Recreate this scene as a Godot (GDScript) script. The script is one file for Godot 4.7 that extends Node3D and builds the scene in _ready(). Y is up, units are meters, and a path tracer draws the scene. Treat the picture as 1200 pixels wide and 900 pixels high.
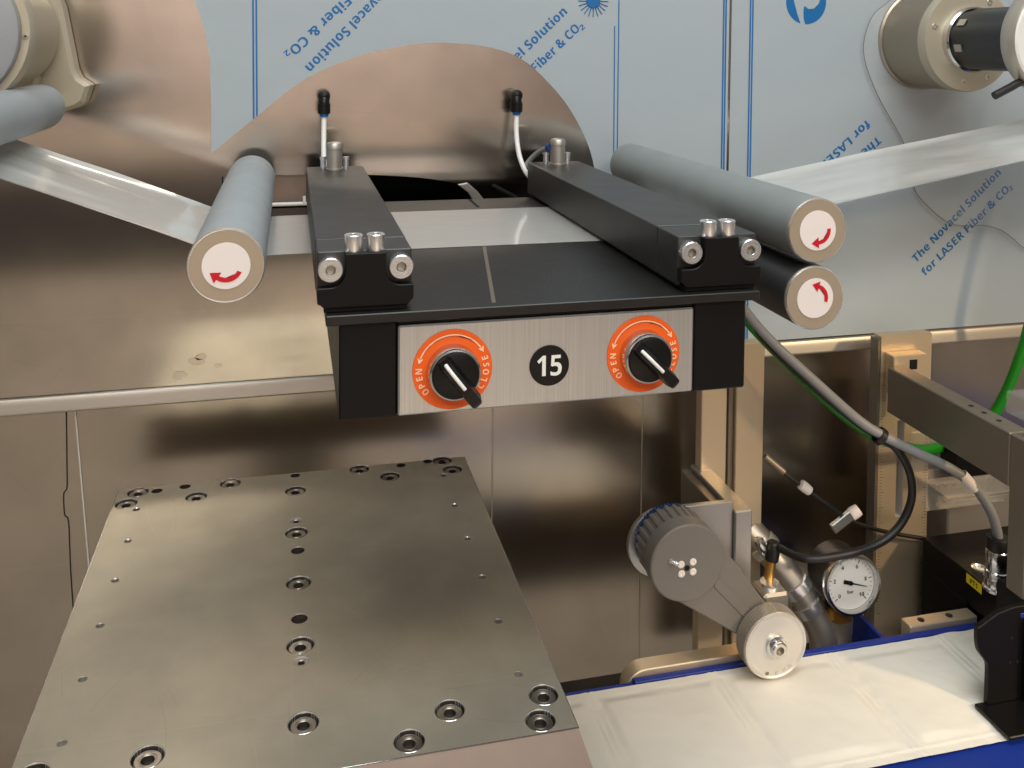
extends Node3D

const WALL := -0.06
const TABLE := 1.0
const PLATE := 0.711
const BELT := 0.501
var M := {}
var film_outline := []

func V(x: float, y: float, z: float) -> Vector3:
	return Vector3(x, y, z)

func _ready() -> void:
	# ---------- camera ----------
	var cam := Camera3D.new()
	cam.name = "camera"
	add_child(cam)
	cam.transform = Transform3D(Basis(V(0.97223943, 0.00844876, 0.23383564), V(0.00170095, 0.99906631, -0.04316966), V(-0.23398204, 0.04236899, 0.97131729)), V(0, 1.171, 1.02))
	cam.projection = Camera3D.PROJECTION_FRUSTUM
	cam.near = 0.05
	cam.far = 60.0
	cam.size = 900.0 / 1080.0 * 0.05
	cam.frustum_offset = Vector2(0.0, -350.0 / 1080.0 * 0.05)
	cam.current = true
	# ---------- surroundings light ----------
	var we := WorldEnvironment.new()
	we.name = "world_environment"
	var env := Environment.new()
	env.background_mode = Environment.BG_COLOR
	env.background_color = Color(0.52, 0.49, 0.465)
	env.tonemap_mode = Environment.TONE_MAPPER_LINEAR
	env.tonemap_exposure = 1.25
	env.sdfgi_enabled = true
	env.ssao_enabled = true
	env.ssil_enabled = true
	we.environment = env
	add_child(we)
	make_materials()
	lamp("ceiling_lamp", V(0.25, 2.75, 0.95), Vector2(1.5, 0.6), V(0, -1, 0), Color(0.95, 0.99, 1.0), 1.7, "slim ceiling lamp panel right above the machine table")
	lamp("ceiling_lamp", V(0.2, 2.95, 3.3), Vector2(3.2, 0.7), V(0, -1, 0), Color(1.0, 0.97, 0.92), 8.0, "wide ceiling lamp panel above the floor behind the viewer")
	spot("spot_lamp", V(0.4, 2.8, 2.45), Color(1.0, 0.92, 0.82), 19.0, 17.0, V(0, -1, 0), "round warm spot lamp on the ceiling, lighting a patch of floor")
	spot("spot_lamp", V(1.75, 1.75, 1.7), Color(1.0, 0.85, 0.64), 2.1, 13.0, V(-1.01, -1.22, -1.66), "warm spot lamp at the right, aimed down at the posts and gauge")
	lamp("ceiling_lamp", V(0.0, 3.2, 10.6), Vector2(6.0, 1.0), V(0, -0.8, 0.6), Color(1.0, 0.95, 0.91), 34.0, "long ceiling lamp panel far back in the hall")
	hall()
	machine_walls()
	protective_film()
	station()
	clamp_bars()
	rollers()
	web()
	air_tubes()
	die_plate()
	conveyor()
	posts()
	encoder()
	gauge_and_pipes()
	sensor()
	bracket()
	cables()
	reels()

# ================= helpers =================
class Geo:
	var st := SurfaceTool.new()
	var xf := Transform3D()
	func _init() -> void:
		st.begin(Mesh.PRIMITIVE_TRIANGLES)
	func vert(p: Vector3, n: Vector3, uv: Vector2) -> void:
		st.set_normal((xf.basis * n).normalized())
		st.set_uv(uv)
		st.add_vertex(xf * p)
	func tri(a: Vector3, b: Vector3, c: Vector3, na: Vector3, nb: Vector3, nc: Vector3, ua: Vector2, ub: Vector2, uc: Vector2) -> void:
		var f := (b - a).cross(c - a)
		if f.length_squared() < 1e-20:
			return
		if f.dot(na + nb + nc) > 0.0:
			vert(a, na, ua)
			vert(c, nc, uc)
			vert(b, nb, ub)
		else:
			vert(a, na, ua)
			vert(b, nb, ub)
			vert(c, nc, uc)
	func quad(a: Vector3, b: Vector3, c: Vector3, d: Vector3, na: Vector3, nb: Vector3, nc: Vector3, nd: Vector3, ua: Vector2, ub: Vector2, uc: Vector2, ud: Vector2) -> void:
		tri(a, b, c, na, nb, nc, ua, ub, uc)
		tri(a, c, d, na, nc, nd, ua, uc, ud)
	# polygon in x,y pushed from z0 to z1 with bevelled rims
	func prism(poly_in: PackedVector2Array, z0: float, z1: float, bevel := 0.0) -> void:
		var poly := poly_in.duplicate()
		if Geometry2D.is_polygon_clockwise(poly) == false:
			pass
		var area := 0.0
		for i in poly.size():
			var p := poly[i]
			var q := poly[(i + 1) % poly.size()]
			area += p.x * q.y - q.x * p.y
		if area < 0.0:
			poly.reverse()
		var n := poly.size()
		var en: Array[Vector2] = []
		for i in n:
			var e := poly[(i + 1) % n] - poly[i]
			en.append(Vector2(e.y, -e.x).normalized())
		var inset := PackedVector2Array()
		for i in n:
			var a := en[(i + n - 1) % n]
			var b := en[i]
			var m := a + b
			var k := 1.0 + a.dot(b)
			inset.append(poly[i] - m * (bevel / maxf(k, 0.3)))
		var cap := inset if bevel > 0.0 else poly
		var tris := Geometry2D.triangulate_polygon(cap)
		for i in range(0, tris.size(), 3):
			var a := cap[tris[i]]
			var b := cap[tris[i + 1]]
			var c := cap[tris[i + 2]]
			for s in [z0, z1]:
				var nn := Vector3(0, 0, 1.0 if s == z1 else -1.0)
				tri(Vector3(a.x, a.y, s), Vector3(b.x, b.y, s), Vector3(c.x, c.y, s), nn, nn, nn, a, b, c)
		var run := 0.0
		for i in n:
			var j := (i + 1) % n
			var p := poly[i]
			var q := poly[j]
			var e := en[i]
			var n0 := e
			var n1 := e
			if e.dot(en[(i + n - 1) % n]) > 0.8:
				n0 = (e + en[(i + n - 1) % n]).normalized()
			if e.dot(en[j]) > 0.8:
				n1 = (e + en[j]).normalized()
			var a3 := Vector3(n0.x, n0.y, 0)
			var b3 := Vector3(n1.x, n1.y, 0)
			var l := p.distance_to(q)
			quad(Vector3(p.x, p.y, z0 + bevel), Vector3(q.x, q.y, z0 + bevel), Vector3(q.x, q.y, z1 - bevel), Vector3(p.x, p.y, z1 - bevel), a3, b3, b3, a3, Vector2(z0, run), Vector2(z0, run + l), Vector2(z1, run + l), Vector2(z1, run))
			if bevel > 0.0:
				for s in [1.0, -1.0]:
					var zo: float = z1 - bevel if s > 0.0 else z0 + bevel
					var zi: float = z1 if s > 0.0 else z0
					var a4 := (a3 + Vector3(0, 0, s)).normalized()
					var b4 := (b3 + Vector3(0, 0, s)).normalized()
					quad(Vector3(p.x, p.y, zo), Vector3(q.x, q.y, zo), Vector3(inset[j].x, inset[j].y, zi), Vector3(inset[i].x, inset[i].y, zi), a4, b4, b4, a4, Vector2(zo, run), Vector2(zo, run + l), Vector2(zi, run + l), Vector2(zi, run))
			run += l
	# box with all edges chamfered
	func box(lo: Vector3, hi: Vector3, bevel := 0.0) -> void:
		var b := bevel
		var p := PackedVector2Array([Vector2(lo.x, lo.y), Vector2(hi.x, lo.y), Vector2(hi.x, hi.y), Vector2(lo.x, hi.y)])
		if b > 0.0:
			p = PackedVector2Array([Vector2(lo.x + b, lo.y), Vector2(hi.x - b, lo.y), Vector2(hi.x, lo.y + b), Vector2(hi.x, hi.y - b), Vector2(hi.x - b, hi.y), Vector2(lo.x + b, hi.y), Vector2(lo.x, hi.y - b), Vector2(lo.x, lo.y + b)])
		prism(p, lo.z, hi.z, b)
	# profile of (radius, height) spun round z
	func lathe(prof: Array, segs := 48) -> void:
		var ns := []
		for i in prof.size() - 1:
			var d: Vector2 = prof[i + 1] - prof[i]
			ns.append(Vector2(d.y, -d.x).normalized())
		var run := 0.0
		for i in prof.size() - 1:
			var p: Vector2 = prof[i]
			var q: Vector2 = prof[i + 1]
			var l := p.distance_to(q)
			if l < 1e-7:
				continue
			var n0: Vector2 = ns[i]
			var n1: Vector2 = ns[i]
			if i > 0 and ns[i].dot(ns[i - 1]) > 0.75:
				n0 = (ns[i] + ns[i - 1]).normalized()
			if i + 1 < ns.size() and ns[i].dot(ns[i + 1]) > 0.75:
				n1 = (ns[i] + ns[i + 1]).normalized()
			for k in segs:
				var t0 := TAU * k / segs
				var t1 := TAU * (k + 1) / segs
				var c0 := Vector2(cos(t0), sin(t0))
				var c1 := Vector2(cos(t1), sin(t1))
				var r := 0.5 * (p.x + q.x)
				quad(Vector3(c0.x * p.x, c0.y * p.x, p.y), Vector3(c1.x * p.x, c1.y * p.x, p.y), Vector3(c1.x * q.x, c1.y * q.x, q.y), Vector3(c0.x * q.x, c0.y * q.x, q.y),
					Vector3(c0.x * n0.x, c0.y * n0.x, n0.y), Vector3(c1.x * n0.x, c1.y * n0.x, n0.y), Vector3(c1.x * n1.x, c1.y * n1.x, n1.y), Vector3(c0.x * n1.x, c0.y * n1.x, n1.y),
					Vector2(t0 * r, run), Vector2(t1 * r, run), Vector2(t1 * r, run + l), Vector2(t0 * r, run + l))
			run += l
	func tube(pts: Array, radius: float, segs := 12, closed_ends := true) -> void:
		var side := Vector3.UP
		var last := []
		var run := 0.0
		for i in pts.size():
			var t: Vector3
			if i == 0:
				t = pts[1] - pts[0]
			elif i == pts.size() - 1:
				t = pts[i] - pts[i - 1]
			else:
				t = pts[i + 1] - pts[i - 1]
			t = t.normalized()
			if absf(side.dot(t)) > 0.95:
				side = Vector3.RIGHT
			side = (side - t * side.dot(t)).normalized()
			var up := t.cross(side)
			if i > 0:
				run += (pts[i] as Vector3).distance_to(pts[i - 1])
			var ring := []
			for k in segs + 1:
				var a := TAU * k / segs
				var d := side * cos(a) + up * sin(a)
				ring.append([pts[i] + d * radius, d, Vector2(run, a * radius)])
			if i > 0:
				for k in segs:
					quad(last[k][0], last[k + 1][0], ring[k + 1][0], ring[k][0], last[k][1], last[k + 1][1], ring[k + 1][1], ring[k][1], last[k][2], last[k + 1][2], ring[k + 1][2], ring[k][2])
			if closed_ends and (i == 0 or i == pts.size() - 1):
				var nn := -t if i == 0 else t
				for k in segs:
					tri(pts[i], ring[k][0], ring[k + 1][0], nn, nn, nn, Vector2(), Vector2(), Vector2())
			last = ring
	# flat print: polygons laid in x,y at height z
	func flat(polys: Array, z: float) -> void:
		for poly in polys:
			var t := Geometry2D.triangulate_polygon(poly)
			for i in range(0, t.size(), 3):
				var a: Vector2 = poly[t[i]]
				var b: Vector2 = poly[t[i + 1]]
				var c: Vector2 = poly[t[i + 2]]
				tri(Vector3(a.x, a.y, z), Vector3(b.x, b.y, z), Vector3(c.x, c.y, z), Vector3.BACK, Vector3.BACK, Vector3.BACK, a, b, c)
	func done() -> ArrayMesh:
		return st.commit()

func smooth(pts: Array, each := 8) -> Array:
	var out := []
	for i in pts.size() - 1:
		var p0 = pts[maxi(i - 1, 0)]
		var p1 = pts[i]
		var p2 = pts[i + 1]
		var p3 = pts[mini(i + 2, pts.size() - 1)]
		for k in each:
			var t := float(k) / each
			out.append(0.5 * ((2.0 * p1) + (p2 - p0) * t + (2.0 * p0 - 5.0 * p1 + 4.0 * p2 - p3) * t * t + (3.0 * p1 - p0 - 3.0 * p2 + p3) * t * t * t))
	out.append(pts[-1])
	return out

func numbered(called: String, parent: Node) -> String:
	if not parent.has_node(called):
		return called
	var k := 1
	while parent.has_node("%s_%03d" % [called, k]):
		k += 1
	return "%s_%03d" % [called, k]

func put(called: String, m, mat: Material, parent: Node = self) -> MeshInstance3D:
	var o := MeshInstance3D.new()
	o.name = numbered(called, parent)
	o.mesh = m.done() if m is Geo else m
	o.material_override = mat
	parent.add_child(o, true)
	return o

func thing(called: String, label: String, category: String, group := "") -> Node3D:
	var o := Node3D.new()
	o.name = numbered(called, self)
	add_child(o, true)
	tag(o, label, category, group)
	return o

func tag(o: Node, label: String, category: String, group := "") -> void:
	o.set_meta("label", label)
	o.set_meta("category", category)
	if group:
		o.set_meta("group", group)

func structure(o: Node) -> void:
	o.set_meta("kind", "structure")

func boxy(called: String, lo: Vector3, hi: Vector3, bevel: float, mat: Material, parent: Node = self) -> MeshInstance3D:
	var g := Geo.new()
	g.box(lo, hi, bevel)
	return put(called, g, mat, parent)

func turned(called: String, prof: Array, at: Vector3, mat: Material, parent: Node, dir := Vector3.BACK, segs := 48) -> MeshInstance3D:
	var g := Geo.new()
	g.lathe(prof, segs)
	var o := put(called, g, mat, parent)
	o.transform = Transform3D(aim(dir), at)
	return o

func aim(dir: Vector3) -> Basis:
	var z := dir.normalized()
	var x := Vector3.UP.cross(z)
	if x.length() < 0.05:
		x = Vector3.RIGHT
	x = x.normalized()
	return Basis(x, z.cross(x), z)

func circle(c: Vector2, r: float, n := 40) -> PackedVector2Array:
	var p := PackedVector2Array()
	for i in n:
		p.append(c + r * Vector2(cos(TAU * i / n), sin(TAU * i / n)))
	return p

func arc_band(c: Vector2, r0: float, r1: float, a0: float, a1: float, n := 24) -> PackedVector2Array:
	var p := PackedVector2Array()
	for i in n + 1:
		var a := deg_to_rad(lerpf(a0, a1, float(i) / n))
		p.append(c + r1 * Vector2(cos(a), sin(a)))
	for i in n + 1:
		var a := deg_to_rad(lerpf(a1, a0, float(i) / n))
		p.append(c + r0 * Vector2(cos(a), sin(a)))
	return p

# letters as flat triangles: baseline starts at the origin, em size 1
func letters(text: String, bold := true) -> Array:
	var tm := TextMesh.new()
	var f := SystemFont.new()
	f.font_names = PackedStringArray(["Droid Sans"])
	f.font_weight = 700 if bold else 400
	tm.font = f
	tm.font_size = 64
	tm.pixel_size = 1.0 / 64.0
	tm.depth = 0.0
	tm.curve_step = 1.0
	tm.text = text
	tm.horizontal_alignment = HORIZONTAL_ALIGNMENT_LEFT
	tm.vertical_alignment = VERTICAL_ALIGNMENT_BOTTOM
	var out := []
	if tm.get_surface_count() == 0:
		return out
	var s := tm.surface_get_arrays(0)
	var v: PackedVector3Array = s[Mesh.ARRAY_VERTEX]
	var ix: PackedInt32Array = s[Mesh.ARRAY_INDEX] if s[Mesh.ARRAY_INDEX] != null else PackedInt32Array(range(v.size()))
	for i in range(0, ix.size() - 2, 3):
		out.append(PackedVector2Array([Vector2(v[ix[i]].x, v[ix[i]].y), Vector2(v[ix[i + 1]].x, v[ix[i + 1]].y), Vector2(v[ix[i + 2]].x, v[ix[i + 2]].y)]))
	return out

func bounds(tris: Array) -> Rect2:
	var r := Rect2(tris[0][0], Vector2())
	for t in tris:
		for p in t:
			r = r.expand(p)
	return r

func moved(tris: Array, xf: Transform2D) -> Array:
	var out := []
	for t in tris:
		out.append(xf * (t as PackedVector2Array))
	return out

# text whose inked width runs from a to b along its baseline; drop is the part of the em below the lowest ink
func line_text(text: String, a: Vector2, b: Vector2, em: float, clip = null) -> Array:
	var t := letters(text)
	var bb := bounds(t)
	var cap := bounds(letters("H"))
	var dir := (b - a)
	var up := dir.orthogonal() * -1.0
	up = Vector2(-dir.y, dir.x).normalized()
	var sx := dir.length() / bb.size.x
	var xf := Transform2D(dir.normalized() * sx, up * em, a)
	xf.origin = a - xf.basis_xform(Vector2(bb.position.x, cap.position.y))
	t = moved(t, xf)
	if clip == null:
		return t
	var out := []
	for p in t:
		for q in Geometry2D.intersect_polygons(p, clip):
			if q.size() >= 3:
				out.append(q)
	return out

func centred(text: String, at: Vector2, height: float, turn := 0.0, squeeze := 1.0) -> Array:
	var t := letters(text)
	var bb := bounds(t)
	var s := height / bb.size.y
	var c := bb.get_center()
	var out := []
	for p in t:
		var q := PackedVector2Array()
		for v in p:
			q.append(at + ((v - c) * Vector2(s * squeeze, s)).rotated(turn))
		out.append(q)
	return out

# ================= materials =================
func noise_image(w: int, h: int, freq: float, oct: int, seed_: int, lo: float, hi: float, w2 := 0, h2 := 0) -> Image:
	var n := FastNoiseLite.new()
	n.seed = seed_
	n.frequency = freq
	n.fractal_octaves = oct
	n.noise_type = FastNoiseLite.TYPE_SIMPLEX_SMOOTH
	var im := n.get_seamless_image(w, h)
	im.convert(Image.FORMAT_RGB8)
	for y in h:
		for x in w:
			var v := lerpf(lo, hi, im.get_pixel(x, y).r)
			im.set_pixel(x, y, Color(v, v, v))
	if w2 > 0:
		im.resize(w2, h2, Image.INTERPOLATE_CUBIC)
	return im

func tex(im: Image) -> ImageTexture:
	return ImageTexture.create_from_image(im)

# faint blotches with fine scratches and specks
func wear_image(seed_: int, lo: float, hi: float, scratches: int, deep: float) -> Image:
	var im := noise_image(256, 256, 0.018, 4, seed_, lo, hi, 1024, 1024)
	var rng := RandomNumberGenerator.new()
	rng.seed = seed_ * 97
	for i in scratches:
		var p := Vector2(rng.randf(), rng.randf()) * 1024.0
		var d := Vector2.from_angle(rng.randf() * TAU)
		var bend := rng.randf_range(-0.004, 0.004)
		var k := rng.randf_range(-deep, deep)
		for j in rng.randi_range(20, 190):
			p += d
			d = d.rotated(bend)
			var q := Vector2i(posmod(int(p.x), 1024), posmod(int(p.y), 1024))
			var c := im.get_pixelv(q)
			im.set_pixelv(q, Color(c.r + k, c.g + k, c.b + k))
	for i in scratches * 2:
		var q := Vector2i(rng.randi_range(0, 1022), rng.randi_range(0, 1022))
		var c := im.get_pixelv(q)
		var k := rng.randf_range(-deep * 2.0, deep)
		im.set_pixelv(q, Color(c.r + k, c.g + k, c.b + k))
	return im

func mat(c: Color, rough: float, metal := 0.0) -> StandardMaterial3D:
	var m := StandardMaterial3D.new()
	m.albedo_color = c
	m.roughness = rough
	m.metallic = metal
	return m

func make_materials() -> void:
	var streak := tex(noise_image(256, 8, 0.30, 3, 3, 0.91, 1.0, 512, 64))
	var blotch := tex(noise_image(256, 256, 0.012, 5, 11, 0.90, 1.0))
	var smudge := tex(noise_image(256, 256, 0.02, 4, 21, 0.95, 1.0))
	var wear := tex(wear_image(7, 0.92, 1.0, 120, 0.07))
	var grain := tex(noise_image(256, 256, 0.25, 3, 31, 0.0, 1.0))
	var crease := tex(noise_image(256, 256, 0.015, 3, 41, 0.0, 1.0))
	var tri_map := func(m: StandardMaterial3D, s: float) -> void:
		m.uv1_triplanar = true
		m.uv1_world_triplanar = true
		m.uv1_scale = Vector3(s, s, s)
	# sheet steel of the machine walls
	var m := mat(Color(0.76, 0.735, 0.70), 0.16, 1.0)
	m.roughness_texture = blotch
	m.albedo_texture = wear
	m.anisotropy_enabled = true
	m.anisotropy = 0.85
	tri_map.call(m, 2.3)
	M.steel = m
	m = mat(Color(0.70, 0.665, 0.63), 0.22, 1.0)
	m.roughness_texture = smudge
	tri_map.call(m, 2.3)
	M.stain = m
	m = mat(Color(0.74, 0.71, 0.67), 0.27, 1.0)
	m.roughness_texture = blotch
	m.albedo_texture = wear
	m.anisotropy_enabled = true
	m.anisotropy = 0.6
	tri_map.call(m, 1.7)
	M.steel_low = m
	m = mat(Color(0.66, 0.61, 0.58), 0.36, 1.0)
	m.albedo_texture = wear
	tri_map.call(m, 3.0)
	M.body = m
	# brushed steel, grain along u
	m = mat(Color(0.84, 0.85, 0.86), 0.40, 0.95)
	m.albedo_texture = streak
	m.roughness_texture = streak
	m.heightmap_enabled = true
	m.heightmap_texture = streak
	m.heightmap_scale = 0.004
	m.uv1_scale = V(9, 3, 9)
	M.brushed = m
	# ground tool plate
	m = mat(Color(0.88, 0.85, 0.78), 0.52, 0.9)
	m.roughness_texture = streak
	m.albedo_texture = wear
	tri_map.call(m, 2.6)
	M.plate = m
	M.chrome = mat(Color(0.82, 0.82, 0.82), 0.16, 1.0)
	M.zinc = mat(Color(0.93, 0.94, 0.95), 0.27, 0.9)
	M.bolt = mat(Color(0.80, 0.77, 0.73), 0.34, 1.0)
	M.dull = mat(Color(0.74, 0.72, 0.69), 0.42, 0.85)
	M.socket = mat(Color(0.36, 0.34, 0.32), 0.5, 0.8)
	M.hole = mat(Color(0.22, 0.19, 0.16), 0.7, 0.3)
	m = mat(Color(0.065, 0.06, 0.062), 0.45)
	m.metallic_specular = 0.32
	m.roughness_texture = blotch
	m.heightmap_enabled = true
	m.heightmap_texture = grain
	m.heightmap_scale = 0.002
	tri_map.call(m, 9.0)
	M.black = m
	m = mat(Color(0.19, 0.19, 0.188), 0.42)
	m.roughness_texture = blotch
	m.albedo_texture = smudge
	m.heightmap_enabled = true
	m.heightmap_texture = grain
	m.heightmap_scale = 0.002
	tri_map.call(m, 7.0)
	M.black_top = m
	m = mat(Color(0.150, 0.148, 0.145), 0.60)
	m.albedo_texture = tex(wear_image(13, 0.62, 0.75, 220, 0.30))
	m.roughness_texture = m.albedo_texture
	tri_map.call(m, 2.2)
	M.table = m
	M.black_plastic = mat(Color(0.055, 0.055, 0.06), 0.35)
	M.black_plastic.metallic_specular = 0.4
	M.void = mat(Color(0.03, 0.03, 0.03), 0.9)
	m = mat(Color(0.63, 0.66, 0.68), 0.55)
	m.roughness_texture = blotch
	m.albedo_texture = tex(wear_image(29, 0.92, 1.0, 60, 0.06))
	m.heightmap_enabled = true
	m.heightmap_texture = grain
	m.heightmap_scale = 0.001
	tri_map.call(m, 3.0)
	M.roller = m
	m = m.duplicate()
	m.albedo_color = Color(0.56, 0.59, 0.595)
	M.roller_grey = m
	M.roller_dark = mat(Color(0.21, 0.21, 0.215), 0.4)
	M.cap = mat(Color(0.70, 0.64, 0.565), 0.45, 0.35)
	M.sticker = mat(Color(0.93, 0.90, 0.89), 0.5)
	M.red = mat(Color(0.80, 0.03, 0.13), 0.5)
	M.orange = mat(Color(0.93, 0.37, 0.06), 0.5)
	M.print_pale = mat(Color(0.98, 0.80, 0.66), 0.5)
	M.white = mat(Color(0.92, 0.92, 0.91), 0.45)
	m = mat(Color(0.66, 0.705, 0.735), 0.45)
	m.roughness_texture = smudge
	m.heightmap_enabled = true
	m.heightmap_texture = crease
	m.heightmap_scale = 0.06
	tri_map.call(m, 3.0)
	M.film = m
	M.blue_print = mat(Color(0.05, 0.41, 0.66), 0.45)
	m = mat(Color(0.84, 0.84, 0.83), 0.22, 0.12)
	m.clearcoat_enabled = true
	m.clearcoat = 0.8
	m.clearcoat_roughness = 0.06
	m.heightmap_enabled = true
	m.heightmap_texture = crease
	m.heightmap_scale = 0.03
	m.roughness_texture = smudge
	m.backlight_enabled = true
	m.backlight = Color(0.25, 0.25, 0.25)
	tri_map.call(m, 4.0)
	M.web = m
	m = mat(Color(0.93, 0.915, 0.875), 0.42)
	m.heightmap_enabled = true
	m.heightmap_texture = crease
	m.heightmap_scale = 0.03
	tri_map.call(m, 8.0)
	M.pouch = m
	M.belt = mat(Color(0.07, 0.19, 0.55), 0.5)
	M.beige = mat(Color(0.74, 0.71, 0.66), 0.38, 0.6)
	M.cast = mat(Color(0.76, 0.725, 0.645), 0.42, 0.45)
	M.alu = mat(Color(0.72, 0.715, 0.70), 0.36, 0.85)
	M.alu_tan = mat(Color(0.83, 0.76, 0.65), 0.38, 0.6)
	M.alu_dark = mat(Color(0.52, 0.485, 0.44), 0.4, 0.6)
	M.case = mat(Color(0.36, 0.34, 0.32), 0.38, 0.7)
	M.drum = mat(Color(0.66, 0.61, 0.54), 0.36, 1.0)
	M.disc = mat(Color(0.86, 0.85, 0.83), 0.36, 0.5)
	M.grey_paint = mat(Color(0.46, 0.445, 0.425), 0.42)
	M.blue_ring = mat(Color(0.06, 0.24, 0.48), 0.4)
	M.cable_grey = mat(Color(0.52, 0.53, 0.54), 0.45)
	M.cable_black = mat(Color(0.10, 0.10, 0.10), 0.42)
	M.hose_green = mat(Color(0.10, 0.52, 0.10), 0.35)
	M.brass = mat(Color(0.78, 0.60, 0.32), 0.4, 0.9)
	M.yellow = mat(Color(0.92, 0.83, 0.10), 0.5)
	M.tube_white = mat(Color(0.90, 0.90, 0.89), 0.35)
	M.grey_disc = mat(Color(0.58, 0.59, 0.61), 0.42)
	m = mat(Color(0.95, 0.97, 0.98, 0.12), 0.06)
	m.transparency = BaseMaterial3D.TRANSPARENCY_ALPHA
	M.clear = m
	m = mat(Color(0.95, 0.97, 0.98, 0.05), 0.05)
	m.transparency = BaseMaterial3D.TRANSPARENCY_ALPHA
	M.acrylic = m
	m = mat(Color(0.67, 0.625, 0.575), 0.6)
	m.albedo_texture = blotch
	tri_map.call(m, 0.4)
	M.floor = m
	M.mat_dark = mat(Color(0.16, 0.15, 0.15), 0.7)
	M.far_wall = mat(Color(0.66, 0.625, 0.61), 0.8)
	m = mat(Color(1, 1, 1), 0.5)
	m.emission_enabled = true
	m.emission = Color(1.0, 0.98, 0.95)
	m.emission_energy_multiplier = 1.5
	M.glow = m

# ================= lamps and hall =================
func lamp(called: String, at: Vector3, size: Vector2, dir: Vector3, c: Color, energy: float, label: String) -> void:
	var t := thing(called, label, "lamp")
	t.transform = Transform3D(aim(-dir), at)
	boxy("housing", V(-size.x / 2 - 0.02, -size.y / 2 - 0.02, 0.0), V(size.x / 2 + 0.02, size.y / 2 + 0.02, 0.05), 0.004, M.white, t)
	boxy("glowing_panel", V(-size.x / 2, -size.y / 2, -0.004), V(size.x / 2, size.y / 2, -0.0005), 0.0, M.glow, t)
	var l := AreaLight3D.new()
	l.name = "lamp_light"
	l.area_size = size
	l.light_color = c
	l.light_energy = energy
	l.area_range = 30.0
	l.area_attenuation = 2.0
	l.shadow_enabled = true
	t.add_child(l)
	l.position = V(0, 0, -0.01)

func spot(called: String, at: Vector3, c: Color, energy: float, angle: float, dir: Vector3, label: String) -> void:
	var t := thing(called, label, "lamp")
	t.transform = Transform3D(aim(-dir), at)
	turned("shade", [Vector2(0.0, 0.12), Vector2(0.05, 0.12), Vector2(0.10, 0.0), Vector2(0.098, 0.0), Vector2(0.048, 0.115), Vector2(0.0, 0.115)], Vector3(), M.white, t)
	turned("glowing_bulb", [Vector2(0.0, 0.02), Vector2(0.04, 0.03), Vector2(0.04, 0.08), Vector2(0.0, 0.10)], Vector3(), M.glow, t)
	var l := SpotLight3D.new()
	l.name = "spot_light"
	l.light_color = c
	l.light_energy = energy
	l.spot_range = 30.0
	l.spot_attenuation = 2.0
	l.spot_angle = angle
	l.spot_angle_attenuation = 1.0
	l.light_size = 0.08
	l.shadow_enabled = true
	t.add_child(l)
	l.position = V(0, 0, -0.01)

func hall() -> void:
	var f := boxy("floor", V(-8, -0.1, -2), V(8, 0.0, 13), 0.0, M.floor)
	tag(f, "tan concrete hall floor the machine stands on", "floor")
	structure(f)
	f = boxy("hall_wall", V(-8, 0.005, 13.0), V(8, 4.2, 13.2), 0.0, M.far_wall)
	tag(f, "pale far wall of the hall, behind the viewer", "wall")
	structure(f)
	f = boxy("walkway", V(-8, 0.004, 3.9), V(8, 0.012, 8.0), 0.0, M.mat_dark)
	tag(f, "dark walkway matting on the hall floor, away from the machine", "matting")
	structure(f)

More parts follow.
